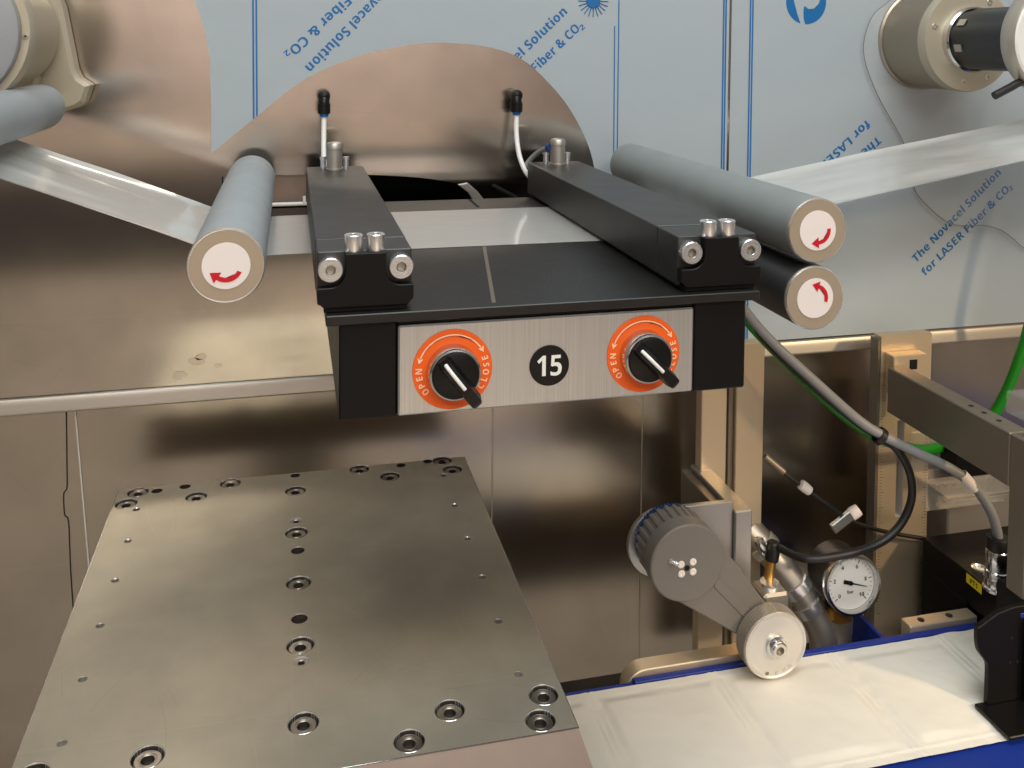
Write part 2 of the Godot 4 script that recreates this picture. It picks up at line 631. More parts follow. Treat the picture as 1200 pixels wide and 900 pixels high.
# ================= walls =================
func machine_walls() -> void:
	var t := thing("machine_wall", "upright stainless steel machine wall with a bulged hem along its bottom", "wall")
	var xl := -0.075
	var xr := 0.240
	var yb := 0.9835
	var yt := 1.0215
	var ym := 1.006
	var up := PackedVector2Array([Vector2(-1.2, ym), Vector2(xl, ym), Vector2(xl, yt)])
	var brow := smooth([Vector2(0.02, yt), Vector2(0.09, 1.0195), Vector2(0.15, 1.0145), Vector2(0.19, 1.0075), Vector2(0.1935, ym)], 5)
	for p in brow:
		up.append(p)
	up.append_array(PackedVector2Array([Vector2(1.7, ym), Vector2(1.7, 1.75), Vector2(-1.2, 1.75)]))
	var lo := PackedVector2Array([Vector2(-1.2, 0.787), Vector2(1.7, 0.787), Vector2(1.7, ym), Vector2(0.1935, ym), Vector2(0.206, 0.996), Vector2(0.214, yb), Vector2(xl, yb), Vector2(xl, ym), Vector2(-1.2, ym)])
	var g := Geo.new()
	g.prism(up, WALL - 0.004, WALL)
	g.prism(lo, WALL - 0.004, WALL)
	put("upper_sheet", g, M.steel, t)
	g = Geo.new()
	g.xf = Transform3D(Basis(V(0, 0, 1), V(0, 1, 0), V(-1, 0, 0)), V(1.7, 0, 0))
	var hem := PackedVector2Array([Vector2(WALL - 0.004, 0.7862), Vector2(WALL + 0.0012, 0.7862)])
	for q in smooth([Vector2(WALL + 0.0026, 0.7852), Vector2(WALL + 0.0040, 0.7815), Vector2(WALL + 0.0058, 0.7735), Vector2(WALL + 0.0064, 0.7700), Vector2(WALL + 0.0056, 0.7684)], 4):
		hem.append(q)
	hem.append(Vector2(WALL - 0.004, 0.7680))
	g.prism(hem, 0.0, 2.9)
	put("bottom_hem", g, M.dull, t)
	# dark slot behind the table, with its liner
	g = Geo.new()
	var liner := PackedVector2Array([Vector2(xl, yb), Vector2(xl, yt)])
	for p in brow:
		liner.append(p)
	liner.append_array(PackedVector2Array([Vector2(0.206, 0.996), Vector2(0.214, yb)]))
	for i in liner.size():
		var a := liner[i]
		var b := liner[(i + 1) % liner.size()]
		var e := b - a
		var n := V(-e.y, e.x, 0).normalized() * -1.0
		g.quad(V(a.x, a.y, WALL), V(b.x, b.y, WALL), V(b.x, b.y, WALL - 0.09), V(a.x, a.y, WALL - 0.09), -n, -n, -n, -n, Vector2(), Vector2(0.1, 0), Vector2(0.1, 0.1), Vector2(0, 0.1))
	put("slot_liner", g, M.steel, t)
	g = Geo.new()
	g.prism(liner, WALL - 0.095, WALL - 0.09)
	put("slot_back", g, M.void, t)
	boxy("slot_plate", V(xl + 0.001, yb + 0.001, WALL - 0.010), V(0.03, yt - 0.001, WALL - 0.006), 0.0, M.body, t)
	g = Geo.new()
	g.prism(PackedVector2Array([Vector2(0.1945, 1.0055), Vector2(0.2070, 0.9955), Vector2(0.2150, 0.9830), Vector2(0.2290, 0.9830), Vector2(0.2180, 0.9970), Vector2(0.2060, 1.0075)]), WALL, WALL + 0.003, 0.001)
	put("slot_edge", g, M.alu, t)
	g = Geo.new()
	g.tube([V(0.2370, 1.0035, WALL), V(0.2660, 0.9880, WALL)], 0.0022, 8)
	put("slit", g, M.void, t)
	var rng := RandomNumberGenerator.new()
	rng.seed = 4
	for q in [Vector3(-0.1220, 0.7985, 0.0075), Vector3(-0.1036, 0.8124, 0.008), Vector3(-0.098, 0.818, 0.006), Vector3(-0.080, 0.806, 0.004)]:
		var blot := PackedVector2Array()
		for i in 14:
			blot.append(Vector2(q.x, q.y) + Vector2.from_angle(TAU * i / 14.0) * q.z * rng.randf_range(0.6, 1.1) * Vector2(1.15, 0.75))
		g = Geo.new()
		g.flat([blot], WALL + 0.0003)
		put("finger_mark", g, M.stain, t)
	g = Geo.new()
	g.tube([V(xl, 0.9885, WALL + 0.002), V(0.03, 0.9885, WALL + 0.002)], 0.0022, 10)
	put("slot_rim", g, M.white, t)
	g = Geo.new()
	g.tube([V(0.0155, 0.9885, WALL + 0.004), V(0.0155, 0.9975, WALL + 0.004)], 0.0017, 10)
	put("pin", g, M.white, t)
	# lower panels
	t = thing("lower_wall", "dark stainless steel lower wall of upright panels under the hem", "wall")
	var z1 := WALL - 0.015
	var edges := [[-1.2, -1.2, -0.2345, -0.206], [-0.2335, -0.205, 0.2421, 0.2421], [0.2433, 0.2433, 0.4396, 0.4396], [0.4408, 0.4408, 1.7, 1.7]]
	for e in edges:
		g = Geo.new()
		g.prism(PackedVector2Array([Vector2(e[1], 0.36), Vector2(e[3], 0.36), Vector2(e[2], 0.775), Vector2(e[0], 0.775)]), z1 - 0.01, z1, 0.0004)
		put("panel", g, M.steel_low, t)
	for x in [0.2427, 0.4402]:
		boxy("seam_strip", V(x - 0.0012, 0.361, z1 - 0.004), V(x + 0.0012, 0.774, z1 - 0.0004), 0.0, M.dull, t)
	g = Geo.new()
	g.tube([V(-0.2340, 0.772, z1 + 0.0005), V(-0.2055, 0.36, z1 + 0.0005)], 0.0009, 8)
	put("bright_edge", g, M.white, t)
	g = Geo.new()
	g.tube(smooth([V(-0.2425, 0.77, z1), V(-0.2425, 0.70, z1), V(-0.2428, 0.675, z1), V(-0.2462, 0.668, z1), V(-0.2455, 0.645, z1), V(-0.2415, 0.635, z1), V(-0.2400, 0.58, z1), V(-0.236, 0.50, z1)], 5), 0.0008, 8)
	put("sealant_line", g, M.mat_dark, t)
	var c := thing("cabinet_base", "dark base box closing the machine below its lower wall", "machine base")
	boxy("base_box", V(-1.2, 0.02, -0.9), V(1.7, 0.358, WALL - 0.02), 0.002, M.mat_dark, c)

# ================= film on the wall =================
func film_print(t: Node, clip: PackedVector2Array, lines: Array) -> void:
	for l in lines:
		var g := Geo.new()
		g.flat(line_text(l[0], l[1], l[2], l[3], clip), WALL + 0.0010)
		put("printed_line", g, M.blue_print, t)

func stripe(t: Node, x0: float, x1: float, y0: float, y1: float, w: float, clip: PackedVector2Array) -> void:
	var s := PackedVector2Array([Vector2(x0 - w / 2, y0), Vector2(x0 + w / 2, y0), Vector2(x1 + w / 2, y1), Vector2(x1 - w / 2, y1)])
	var g := Geo.new()
	g.flat(Geometry2D.intersect_polygons(s, clip), WALL + 0.0010)
	put("printed_stripe", g, M.blue_print, t)

func protective_film() -> void:
	var arc := smooth([Vector2(-0.0861, 1.0478), Vector2(-0.0377, 1.0885), Vector2(0.0208, 1.1341), Vector2(0.0965, 1.1639), Vector2(0.1767, 1.1746), Vector2(0.2598, 1.1615), Vector2(0.3138, 1.1186), Vector2(0.3471, 1.0712), Vector2(0.3653, 1.0233), Vector2(0.374, 0.95), Vector2(0.372, 0.86), Vector2(0.366, 0.7885)], 6)
	var left := smooth([Vector2(-0.22, 1.70), Vector2(-0.135, 1.30), Vector2(-0.1033, 1.2193), Vector2(-0.0924, 1.1847), Vector2(-0.0866, 1.1407), Vector2(-0.0861, 1.0478)], 5)
	var poly := PackedVector2Array()
	for p in left:
		poly.append(p)
	for i in range(1, arc.size()):
		poly.append(arc[i])
	poly.append_array(PackedVector2Array([Vector2(0.5435, 0.7885), Vector2(0.5445, 1.70)]))
	var t := thing("protective_film", "blue-grey protective film with arched cut-out on the steel wall behind the table", "plastic film")
	var g := Geo.new()
	g.prism(poly, WALL + 0.0002, WALL + 0.0007)
	put("sheet", g, M.film, t)
	for dx in [-0.0016, 0.0016]:
		stripe(t, -0.0402 + dx * 1.1, -0.0383 + dx * 1.1, 1.70, 1.05, 0.0019, poly)
		stripe(t, 0.5360 + dx, 0.5391 + dx, 1.70, 0.79, 0.0022, poly)
	stripe(t, 0.3940, 0.3955, 1.70, 0.9, 0.0015, poly)
	stripe(t, 0.3897, 0.3915, 1.197, 0.9, 0.0015, poly)
	film_print(t, poly, [
		["el Solution", Vector2(0.2670, 1.1531), Vector2(0.3290, 1.2123), 0.0155],
		["Fiber & CO", Vector2(0.2895, 1.1392), Vector2(0.3456, 1.1918), 0.0155],
		["2", Vector2(0.3477, 1.1905), Vector2(0.3520, 1.1945), 0.009],
		["vacel Solution", Vector2(0.0934, 1.2262), Vector2(0.0161, 1.1458), 0.0155],
		["Fiber & CO", Vector2(0.0622, 1.2275), Vector2(-0.0019, 1.1661), 0.0155],
		["The No", Vector2(0.1281, 1.2622), Vector2(0.0942, 1.2271), 0.0155],
		["for LASER", Vector2(0.1211, 1.2888), Vector2(0.0664, 1.2318), 0.0155],
		["2", Vector2(-0.0035, 1.1655), Vector2(-0.0078, 1.1615), 0.009]])
	var star := [circle(Vector2(0.3616, 1.2270), 0.0085, 24)]
	for k in 20:
		var d := Vector2.from_angle(TAU * k / 20.0)
		var s := Vector2(-d.y, d.x) * 0.0006
		var c := Vector2(0.3616, 1.2270)
		star.append(PackedVector2Array([c + d * 0.0105 - s, c + d * 0.0195 - s, c + d * 0.0195 + s, c + d * 0.0105 + s]))
		star.append(PackedVector2Array([c + d * 0.008 - s * 2, c + d * 0.0125, c + d * 0.008 + s * 2]))
	g = Geo.new()
	g.flat(star, WALL + 0.0013)
	put("printed_starburst", g, M.blue_print, t)
	# second sheet
	poly = PackedVector2Array([Vector2(0.5468, 0.7885), Vector2(1.6, 0.7885), Vector2(1.6, 1.70), Vector2(0.5480, 1.70)])
	t = thing("protective_film", "blue-grey protective film right of the seam, behind the two stacked rollers", "plastic film")
	g = Geo.new()
	g.prism(poly, WALL + 0.0002, WALL + 0.0007)
	put("sheet", g, M.film, t)
	for dx in [-0.0017, 0.0017]:
		stripe(t, 0.5741 + dx, 0.5757 + dx, 1.70, 0.79, 0.0022, poly)
	film_print(t, poly, [
		["The Novacel Solution", Vector2(0.8274, 0.8812), Vector2(0.9600, 1.0001), 0.0155],
		["for LASER Fiber & CO", Vector2(0.8421, 0.8620), Vector2(0.9748, 0.9758), 0.0155],
		["2", Vector2(0.9765, 0.9748), Vector2(0.9808, 0.9785), 0.009],
		["for LASER", Vector2(0.7457, 1.0776), Vector2(0.6760, 1.0190), 0.0155],
		["The", Vector2(0.7629, 1.0556), Vector2(0.7376, 1.0352), 0.0155]])
	var disc := circle(Vector2(0.6525, 1.2318), 0.0290, 40)
	var swoosh := PackedVector2Array()
	for p in smooth([Vector2(0.6330, 1.262), Vector2(0.6345, 1.235), Vector2(0.6400, 1.216), Vector2(0.6470, 1.200), Vector2(0.6520, 1.200), Vector2(0.6490, 1.213), Vector2(0.6500, 1.226), Vector2(0.6560, 1.2225), Vector2(0.6660, 1.2245), Vector2(0.6730, 1.236), Vector2(0.6740, 1.262)], 5):
		swoosh.append(p)
	g = Geo.new()
	g.flat(Geometry2D.clip_polygons(disc, swoosh), WALL + 0.0010)
	put("printed_logo", g, M.blue_print, t)
	# clear sheet hanging over it
	var rim := smooth([Vector2(0.790, 1.262), Vector2(0.7727, 1.2363), Vector2(0.7465, 1.2134), Vector2(0.7350, 1.1684), Vector2(0.7570, 1.1122), Vector2(0.7977, 1.0492), Vector2(0.812, 1.010), Vector2(0.8219, 0.977), Vector2(0.8619, 0.9418), Vector2(0.8894, 0.9314), Vector2(0.925, 0.930), Vector2(0.9561, 0.9229), Vector2(0.9805, 0.9075), Vector2(1.0024, 0.8921), Vector2(1.10, 0.84)], 5)
	t = thing("clear_sheet", "clear plastic sheet with a dark cut edge round the right reel hub", "plastic sheet")
	poly = PackedVector2Array()
	for p in rim:
		poly.append(p)
	poly.append_array(PackedVector2Array([Vector2(1.35, 0.84), Vector2(1.35, 1.262)]))
	g = Geo.new()
	g.flat([poly], WALL + 0.006)
	put("pane", g, M.clear, t)
	var line := []
	for p in rim:
		line.append(V(p.x, p.y, WALL + 0.006))
	g = Geo.new()
	g.tube(line, 0.0005, 8)
	put("cut_edge", g, M.grey_paint, t)

# ================= the table with its switches =================
func station() -> void:
	var t := thing("splicing_table", "black splicing table with steel front panel, number 15 and two orange-ringed switches", "machine table")
	var g := Geo.new()
	# the table top with its slim groove: two slabs and a silver strip between
	g.box(V(0.0215, 0.9935, 0.014), V(0.322, 1.0, 0.4355), 0.0006)
	put("table_plate", g, M.table, t)
	g = Geo.new()
	g.xf = Transform3D(Basis(V(1, 0, 0), V(0, 0, 1), V(0, -1, 0)), V(0, 1.0, 0))
	g.prism(PackedVector2Array([Vector2(0.1590, 0.258), Vector2(0.1618, 0.258), Vector2(0.1330, 0.427), Vector2(0.1302, 0.427)]), -0.0004, 0.0003)
	put("groove_strip", g, M.alu_dark, t)
	boxy("back_notch", V(0.1925, 0.9995, 0.016), V(0.1955, 1.0004, 0.066), 0.0, M.void, t)
	boxy("housing", V(0.0672, 0.9302, 0.02), V(0.2743, 0.9932, 0.4285), 0.0008, M.black, t)
	boxy("side_block", V(0.0300, 0.9300, 0.02), V(0.0670, 0.9930, 0.430), 0.0012, M.black, t)
	boxy("side_block", V(0.2745, 0.9293, 0.02), V(0.3145, 0.9930, 0.430), 0.0012, M.black, t)
	var p := boxy("front_panel", V(0.0676, 0.9304, 0.4287), V(0.2741, 0.9897, 0.4312), 0.0011, M.brushed, t)
	p.set_meta("label", "brushed steel front panel")
	# badge
	g = Geo.new()
	g.prism(circle(Vector2(0.1692, 0.9566), 0.0138, 48), 0.4313, 0.4318)
	var b := put("number_badge", g, M.black_plastic, t)
	g = Geo.new()
	g.flat(centred("15", Vector2(0.1692, 0.9566), 0.0142, 0.0, 0.88), 0.4321)
	put("number", g, M.white, b)
	switch_knob(t, Vector2(0.1033, 0.9589), -52.0)
	switch_knob(t, Vector2(0.2366, 0.9597), -45.0)

func switch_knob(t: Node, c: Vector2, turn: float) -> void:
	var z := 0.4313
	var g := Geo.new()
	g.prism(circle(c, 0.0266, 64), z, z + 0.0006, 0.0002)
	var lab := put("switch_label", g, M.orange, t)
	g = Geo.new()
	var zz := z + 0.0009
	g.flat([arc_band(c, 0.02255, 0.02345, 36, 158)], zz)
	for s in [[163.0, 1.0], [31.0, -1.0]]:
		var a := deg_to_rad(s[0])
		var r := Vector2(cos(a), sin(a))
		var tan_: Vector2 = Vector2(-r.y, r.x) * s[1]
		var q := c + r * 0.023
		g.flat([PackedVector2Array([q + tan_ * 0.0018, q - tan_ * 0.0022 + r * 0.0021, q - tan_ * 0.0014, q - tan_ * 0.0022 - r * 0.0021])], zz)
	var word := "OPEN"
	for i in 4:
		var a := deg_to_rad(217.0 - 12.6 * i)
		g.flat(centred(word[i], c + 0.0224 * Vector2(cos(a), sin(a)), 0.0042, a - PI / 2), zz)
	word = "CLOSE"
	for i in 5:
		var a := deg_to_rad(-33.0 + 12.4 * i)
		g.flat(centred(word[i], c + 0.0224 * Vector2(cos(a), sin(a)), 0.0042, a + PI / 2), zz)
	put("print", g, M.print_pale, lab)
	var at := V(c.x, c.y, z)
	var k := Node3D.new()
	k.name = numbered("switch_knob", t)
	t.add_child(k, true)
	k.position = at
	turned("base_ring", [Vector2(0.0172, 0.0007), Vector2(0.0172, 0.0105), Vector2(0.0166, 0.0118), Vector2(0.0156, 0.0122), Vector2(0.0150, 0.0105)], Vector3(), M.chrome, k)
	turned("cap", [Vector2(0.0155, 0.006), Vector2(0.0155, 0.0126), Vector2(0.0150, 0.0136), Vector2(0.0140, 0.0140), Vector2(0.0, 0.0140)], Vector3(), M.black_plastic, k)
	# grip: a wing that tapers upwards and reaches past the rim
	g = Geo.new()
	var a2 := deg_to_rad(turn)
	g.xf = Transform3D(Basis(Vector3.BACK, a2), Vector3())
	var w0 := 0.0050
	var w1 := 0.0034
	var top := 0.0250
	var sec := [[-0.0150, w0 * 0.75, w1 * 0.7, 0.0165], [-0.0120, w0, w1, 0.0225], [-0.004, w0, w1, top], [0.010, w0, w1, top + 0.0006], [0.0190, w0 * 0.96, w1 * 1.05, top], [0.0215, w0 * 0.7, w1 * 0.7, top - 0.0025]]
	for i in sec.size() - 1:
		var s: Array = sec[i]
		var e: Array = sec[i + 1]
		var bz := 0.0135
		var bz0 := bz if s[0] < 0.0145 else 0.0165
		var bz1 := bz if e[0] < 0.0145 else 0.0165
		for side in [1.0, -1.0]:
			var n := V(0, side, 0.15).normalized()
			g.quad(V(s[0], side * s[1], bz0), V(e[0], side * e[1], bz1), V(e[0], side * e[2], e[3]), V(s[0], side * s[2], s[3]), n, n, n, n, Vector2(), Vector2(), Vector2(), Vector2())
		var nt := V(-(e[3] - s[3]), 0, e[0] - s[0]).normalized()
		g.quad(V(s[0], s[2], s[3]), V(e[0], e[2], e[3]), V(e[0], -e[2], e[3]), V(s[0], -s[2], s[3]), nt, nt, nt, nt, Vector2(), Vector2(), Vector2(), Vector2())
		g.quad(V(s[0], s[1], bz0), V(e[0], e[1], bz1), V(e[0], -e[1], bz1), V(s[0], -s[1], bz0), -nt, -nt, -nt, -nt, Vector2(), Vector2(), Vector2(), Vector2())
	for q in [[sec[0], -1.0, 0.0135], [sec[-1], 1.0, 0.0165]]:
		var s: Array = q[0]
		var n := V(q[1], 0, 0)
		g.quad(V(s[0], s[1], q[2]), V(s[0], -s[1], q[2]), V(s[0], -s[2], s[3]), V(s[0], s[2], s[3]), n, n, n, n, Vector2(), Vector2(), Vector2(), Vector2())
	put("grip", g, M.black_plastic, k)
	g = Geo.new()
	g.xf = Transform3D(Basis(Vector3.BACK, a2), Vector3())
	g.tube(smooth([V(-0.0130, 0, 0.0208), V(-0.0110, 0, 0.0228), V(-0.004, 0, 0.0249), V(0.006, 0, 0.0252)], 4), 0.0013, 10)
	put("pointer_line", g, M.white, k)

func cap_screw(called: String, at: Vector3, dir: Vector3, r: float, h: float, mat_: Material, parent: Node) -> MeshInstance3D:
	var s := r * (0.36 if mat_ == M.zinc else 0.44)
	var o := turned(called, [Vector2(r * 0.98, -h), Vector2(r, -h + 0.0003), Vector2(r, -r * 0.07), Vector2(r * 0.93, 0.0), Vector2(r * 0.66, 0.0), Vector2(r * 0.64, -r * 0.04), Vector2(r * 0.59, -r * 0.04), Vector2(r * 0.57, 0.0), Vector2(s * 1.18, 0.0), Vector2(s * 1.08, -0.0004)], at, mat_, parent, dir, 32)
	# hexagon socket
	var g := Geo.new()
	var dep := minf(h * 0.6, r * 0.8)
	for i in 6:
		var a := Vector2.from_angle(TAU * i / 6.0) * s * 1.15
		var b := Vector2.from_angle(TAU * (i + 1) / 6.0) * s * 1.15
		var n2 := -(a + b).normalized()
		var n := V(n2.x, n2.y, 0)
		g.quad(V(a.x, a.y, -0.0003), V(b.x, b.y, -0.0003), V(b.x, b.y, -dep), V(a.x, a.y, -dep), n, n, n, n, Vector2(), Vector2(), Vector2(), Vector2())
		g.tri(V(a.x, a.y, -dep), V(b.x, b.y, -dep), V(0, 0, -dep - r * 0.12), Vector3.BACK, Vector3.BACK, Vector3.BACK, Vector2(), Vector2(), Vector2())
	put("hex_socket", g, M.dull if mat_ == M.zinc else M.socket, o)
	return o

func clamp_bars() -> void:
	for k in 2:
		var x0: float = [0.0165, 0.2645][k]
		var x1: float = [0.0775, 0.3255][k]
		var t := thing("clamp_bar", ["black clamp bar beside the left roller, lying across the white film", "black clamp bar next to the two stacked rollers, its long side showing"][k], "clamp bar", "clamp bars on the splicing table")
		boxy("bar", V(x0, 1.0035, 0.002), V(x1, 1.0385, 0.3855), 0.0007, M.black_top, t)
		boxy("foot_strip", V(x0 + 0.004, 1.0005, 0.004), V(x1 - 0.004, 1.0034, 0.428), 0.0, M.black, t)
		var g := Geo.new()
		g.box(V(x0 + 0.0002, 1.0035, 0.3862), V(x1 - 0.0002, 1.0383, 0.4225), 0.0007)
		put("end_block", g, M.black_top, t)
		# front cover with a rounded notch at each upper corner
		var p := PackedVector2Array([Vector2(x0 + 0.004, 1.0035), Vector2(x1 - 0.004, 1.0035), Vector2(x1, 1.0075), Vector2(x1, 1.0165)])
		var w := 0.0175
		var r := 0.0095
		for q in arc_band(Vector2(x1 - w + r, 1.0165 + r), 0.0, r, 270, 180, 7):
			if q.distance_to(Vector2(x1 - w + r, 1.0165 + r)) > r * 0.5:
				p.append(q)
		p.append(Vector2(x1 - w, 1.0380))
		p.append(Vector2(x0 + w, 1.0380))
		for q in arc_band(Vector2(x0 + w - r, 1.0165 + r), 0.0, r, 360, 270, 7):
			if q.distance_to(Vector2(x0 + w - r, 1.0165 + r)) > r * 0.5:
				p.append(q)
		p.append(Vector2(x0, 1.0165))
		p.append(Vector2(x0, 1.0075))
		g = Geo.new()
		g.prism(p, 0.4227, 0.4305, 0.0005)
		put("front_cover", g, M.black, t)
		boxy("seam_line", V(x0 + 0.0006, 1.0383, 0.3853), V(x0 + [0.020, 0.052][k], 1.03865, 0.3863), 0.0, M.chrome, t)
		for x in [x0 + 0.0083, x1 - 0.0077]:
			cap_screw("front_screw", V(x, 1.0277, 0.4300), Vector3.BACK, 0.0079, 0.0074, M.zinc, t)
		var xm := (x0 + x1) / 2
		for x in [xm - 0.0075, xm + 0.0068]:
			cap_screw("top_screw", V(x, 1.0490, 0.4230), Vector3.UP, 0.0060, 0.0110, M.zinc, t)
		# air cylinder at the far end
		var xc: float = [0.0455, 0.2925][k]
		turned("air_cylinder", [Vector2(0.0093, 0.0), Vector2(0.0093, 0.0015), Vector2(0.0082, 0.0018), Vector2(0.0082, 0.0215), Vector2(0.0087, 0.022), Vector2(0.0087, 0.0265), Vector2(0.0075, 0.0285), Vector2(0.004, 0.0295), Vector2(0.0, 0.0295)], V(xc, 1.0386, 0.028), M.dull, t, Vector3.UP, 32)
		for dx in [-0.0115, 0.0125]:
			turned("stud", [Vector2(0.0030, 0.0), Vector2(0.0030, 0.010), Vector2(0.0036, 0.010), Vector2(0.0036, 0.013), Vector2(0.0, 0.0132)], V(xc + dx, 1.0386, 0.020 + (0.004 if dx > 0 else 0.0)), M.zinc, t, Vector3.UP, 16)

# ================= rollers =================
func arrow_mark(c: Vector2, r: float, tail: float, head: float, z: float) -> Geo:
	var g := Geo.new()
	var w := r * 0.16
	g.flat([arc_band(c, r - w, r + w, tail, head, 16)], z)
	var a: float = deg_to_rad(head)
	var rad := Vector2(cos(a), sin(a))
	var dir := Vector2(-rad.y, rad.x) * signf(head - tail)
	var q := c + rad * r
	g.flat([PackedVector2Array([q + dir * r * 0.66, q + rad * r * 0.46, q - rad * r * 0.46])], z)
	return g

func roller(label: String, c: Vector2, z0: float, z1: float, m: Material, arrow) -> void:
	var t := thing("guide_roller", label, "roller", "rollers guiding the film")
	t.position = V(c.x, c.y, z0)
	var l := z1 - z0
	turned("sleeve", [Vector2(0.0, 0.0), Vector2(0.0240, 0.0), Vector2(0.0250, 0.0008), Vector2(0.0250, l - 0.0035), Vector2(0.0244, l - 0.0030)], Vector3(), m, t, Vector3.BACK, 72)
	var cap := turned("end_cap", [Vector2(0.0244, l - 0.0034), Vector2(0.0250, l - 0.0026), Vector2(0.0250, l - 0.0007), Vector2(0.0243, l), Vector2(0.0, l)], Vector3(), M.cap, t, Vector3.BACK, 72)
	turned("cap_rim", [Vector2(0.0251, l - 0.0010), Vector2(0.0244, l + 0.0002), Vector2(0.0237, l + 0.0001)], Vector3(), M.zinc, t, Vector3.BACK, 72)
	turned("shaft", [Vector2(0.0, -0.022), Vector2(0.0085, -0.022), Vector2(0.0085, -0.008), Vector2(0.0115, -0.008), Vector2(0.0115, 0.0)], Vector3(), M.brass, t, Vector3.BACK, 24)
	var g := Geo.new()
	g.prism(circle(Vector2(), 0.0155, 48), l + 0.0001, l + 0.0005, 0.0001)
	var s := put("sticker", g, M.sticker, cap)
	put("arrow", arrow_mark(Vector2(0, 0), 0.0094, arrow[0], arrow[1], l + 0.0008), M.red, s)

func rollers() -> void:
	roller("grey coated roller left of the black table, red arrow at the bottom of its sticker", Vector2(-0.0413, 1.0246), -0.02, 0.39, M.roller, [-25.0, -125.0])
	roller("grey coated roller, upper of the stacked pair right of the table", Vector2(0.395, 1.0311), -0.015, 0.39, M.roller_grey, [8.0, -85.0])
	roller("dark roller, lower of the stacked pair right of the table", Vector2(0.394, 0.9785), -0.015, 0.39, M.roller_dark, [-20.0, 72.0])
	# guide roller far left, cut by the frame
	var t := thing("idler_roller", "plain grey roller under the left reel hub, without any sticker", "roller")
	t.position = V(-0.2400, 1.1070, 0.022)
	turned("sleeve", [Vector2(0.0, 0.0), Vector2(0.019, 0.0), Vector2(0.0222, 0.004), Vector2(0.0225, 0.008), Vector2(0.0225, 0.36), Vector2(0.0, 0.36)], Vector3(), M.roller, t, Vector3.BACK, 64)
	turned("shaft", [Vector2(0.010, -0.06), Vector2(0.010, -0.004), Vector2(0.013, -0.004), Vector2(0.013, 0.002)], Vector3(), M.cast, t, Vector3.BACK, 24)

# ================= the film web =================
func web() -> void:
	var c := Vector2(-0.0413, 1.0246)
	var pts := [Vector2(-0.62, 1.2204)]
	pts.append(Vector2(-0.36, 1.1206))
	var a0 := deg_to_rad(249.0)
	for i in 8:
		var a := lerpf(a0, deg_to_rad(272.0), i / 7.0)
		pts.append(c + 0.0253 * Vector2(cos(a), sin(a)))
	pts.append_array([Vector2(-0.01, 1.0004), Vector2(0.016, 1.0006), Vector2(0.03, 1.0004), Vector2(0.32, 1.0004), Vector2(0.36, 1.0025)])
	var d := Vector2(0.395, 1.0311)
	for i in 5:
		var a := lerpf(deg_to_rad(268.0), deg_to_rad(279.5), i / 4.0)
		pts.append(d + 0.0253 * Vector2(cos(a), sin(a)))
	var e: Vector2 = pts[-1]
	pts.append(e + Vector2(0.3, 0.0510))
	pts.append(e + Vector2(0.9, 0.153))
	var g := Geo.new()
	var z0 := 0.081
	var z1 := 0.255
	var nz := FastNoiseLite.new()
	nz.seed = 8
	nz.frequency = 6.0
	var line := []
	var loose := []
	for i in pts.size() - 1:
		var l: float = pts[i].distance_to(pts[i + 1])
		var n := maxi(1, int(l / 0.02))
		for k in n:
			line.append(pts[i].lerp(pts[i + 1], float(k) / n))
			# the web is held flat by rollers and bars, looser on its way out
			loose.append(clampf(minf(absf(line[-1].x + 0.0413), absf(line[-1].x - 0.395)) * 8.0, 0.0, 1.0) if line[-1].x < -0.0413 or line[-1].x > 0.395 else 0.0)
	line.append(pts[-1])
	loose.append(1.0)
	var cols := 24
	var grid := []
	for i in line.size():
		var t: Vector2 = (line[mini(i + 1, line.size() - 1)] - line[maxi(i - 1, 0)]).normalized()
		var row := []
		for k in cols + 1:
			var w := float(k) / cols
			var rim := minf(w, 1.0 - w)
			var h: float = loose[i] * (0.0030 * pow(maxf(0.0, 1.0 - rim / 0.09), 2.0) + 0.0016 * nz.get_noise_2d(line[i].x * 0.8, w * 0.35))
			row.append(V(line[i].x - t.y * h, line[i].y + t.x * h, lerpf(z0, z1, w)))
		grid.append(row)
	for i in line.size() - 1:
		for k in cols:
			var ns := []
			for q in [[i, k], [i + 1, k], [i + 1, k + 1], [i, k + 1]]:
				var a: Vector3 = grid[mini(q[0] + 1, line.size() - 1)][q[1]] - grid[maxi(q[0] - 1, 0)][q[1]]
				var b: Vector3 = grid[q[0]][mini(q[1] + 1, cols)] - grid[q[0]][maxi(q[1] - 1, 0)]
				ns.append(b.cross(a).normalized())
			g.quad(grid[i][k], grid[i + 1][k], grid[i + 1][k + 1], grid[i][k + 1], ns[0], ns[1], ns[2], ns[3], Vector2(), Vector2(), Vector2(), Vector2())
	var o := put("film_web", g, M.web)
	tag(o, "wide white film web running under the left roller, over the table and out right", "film web")

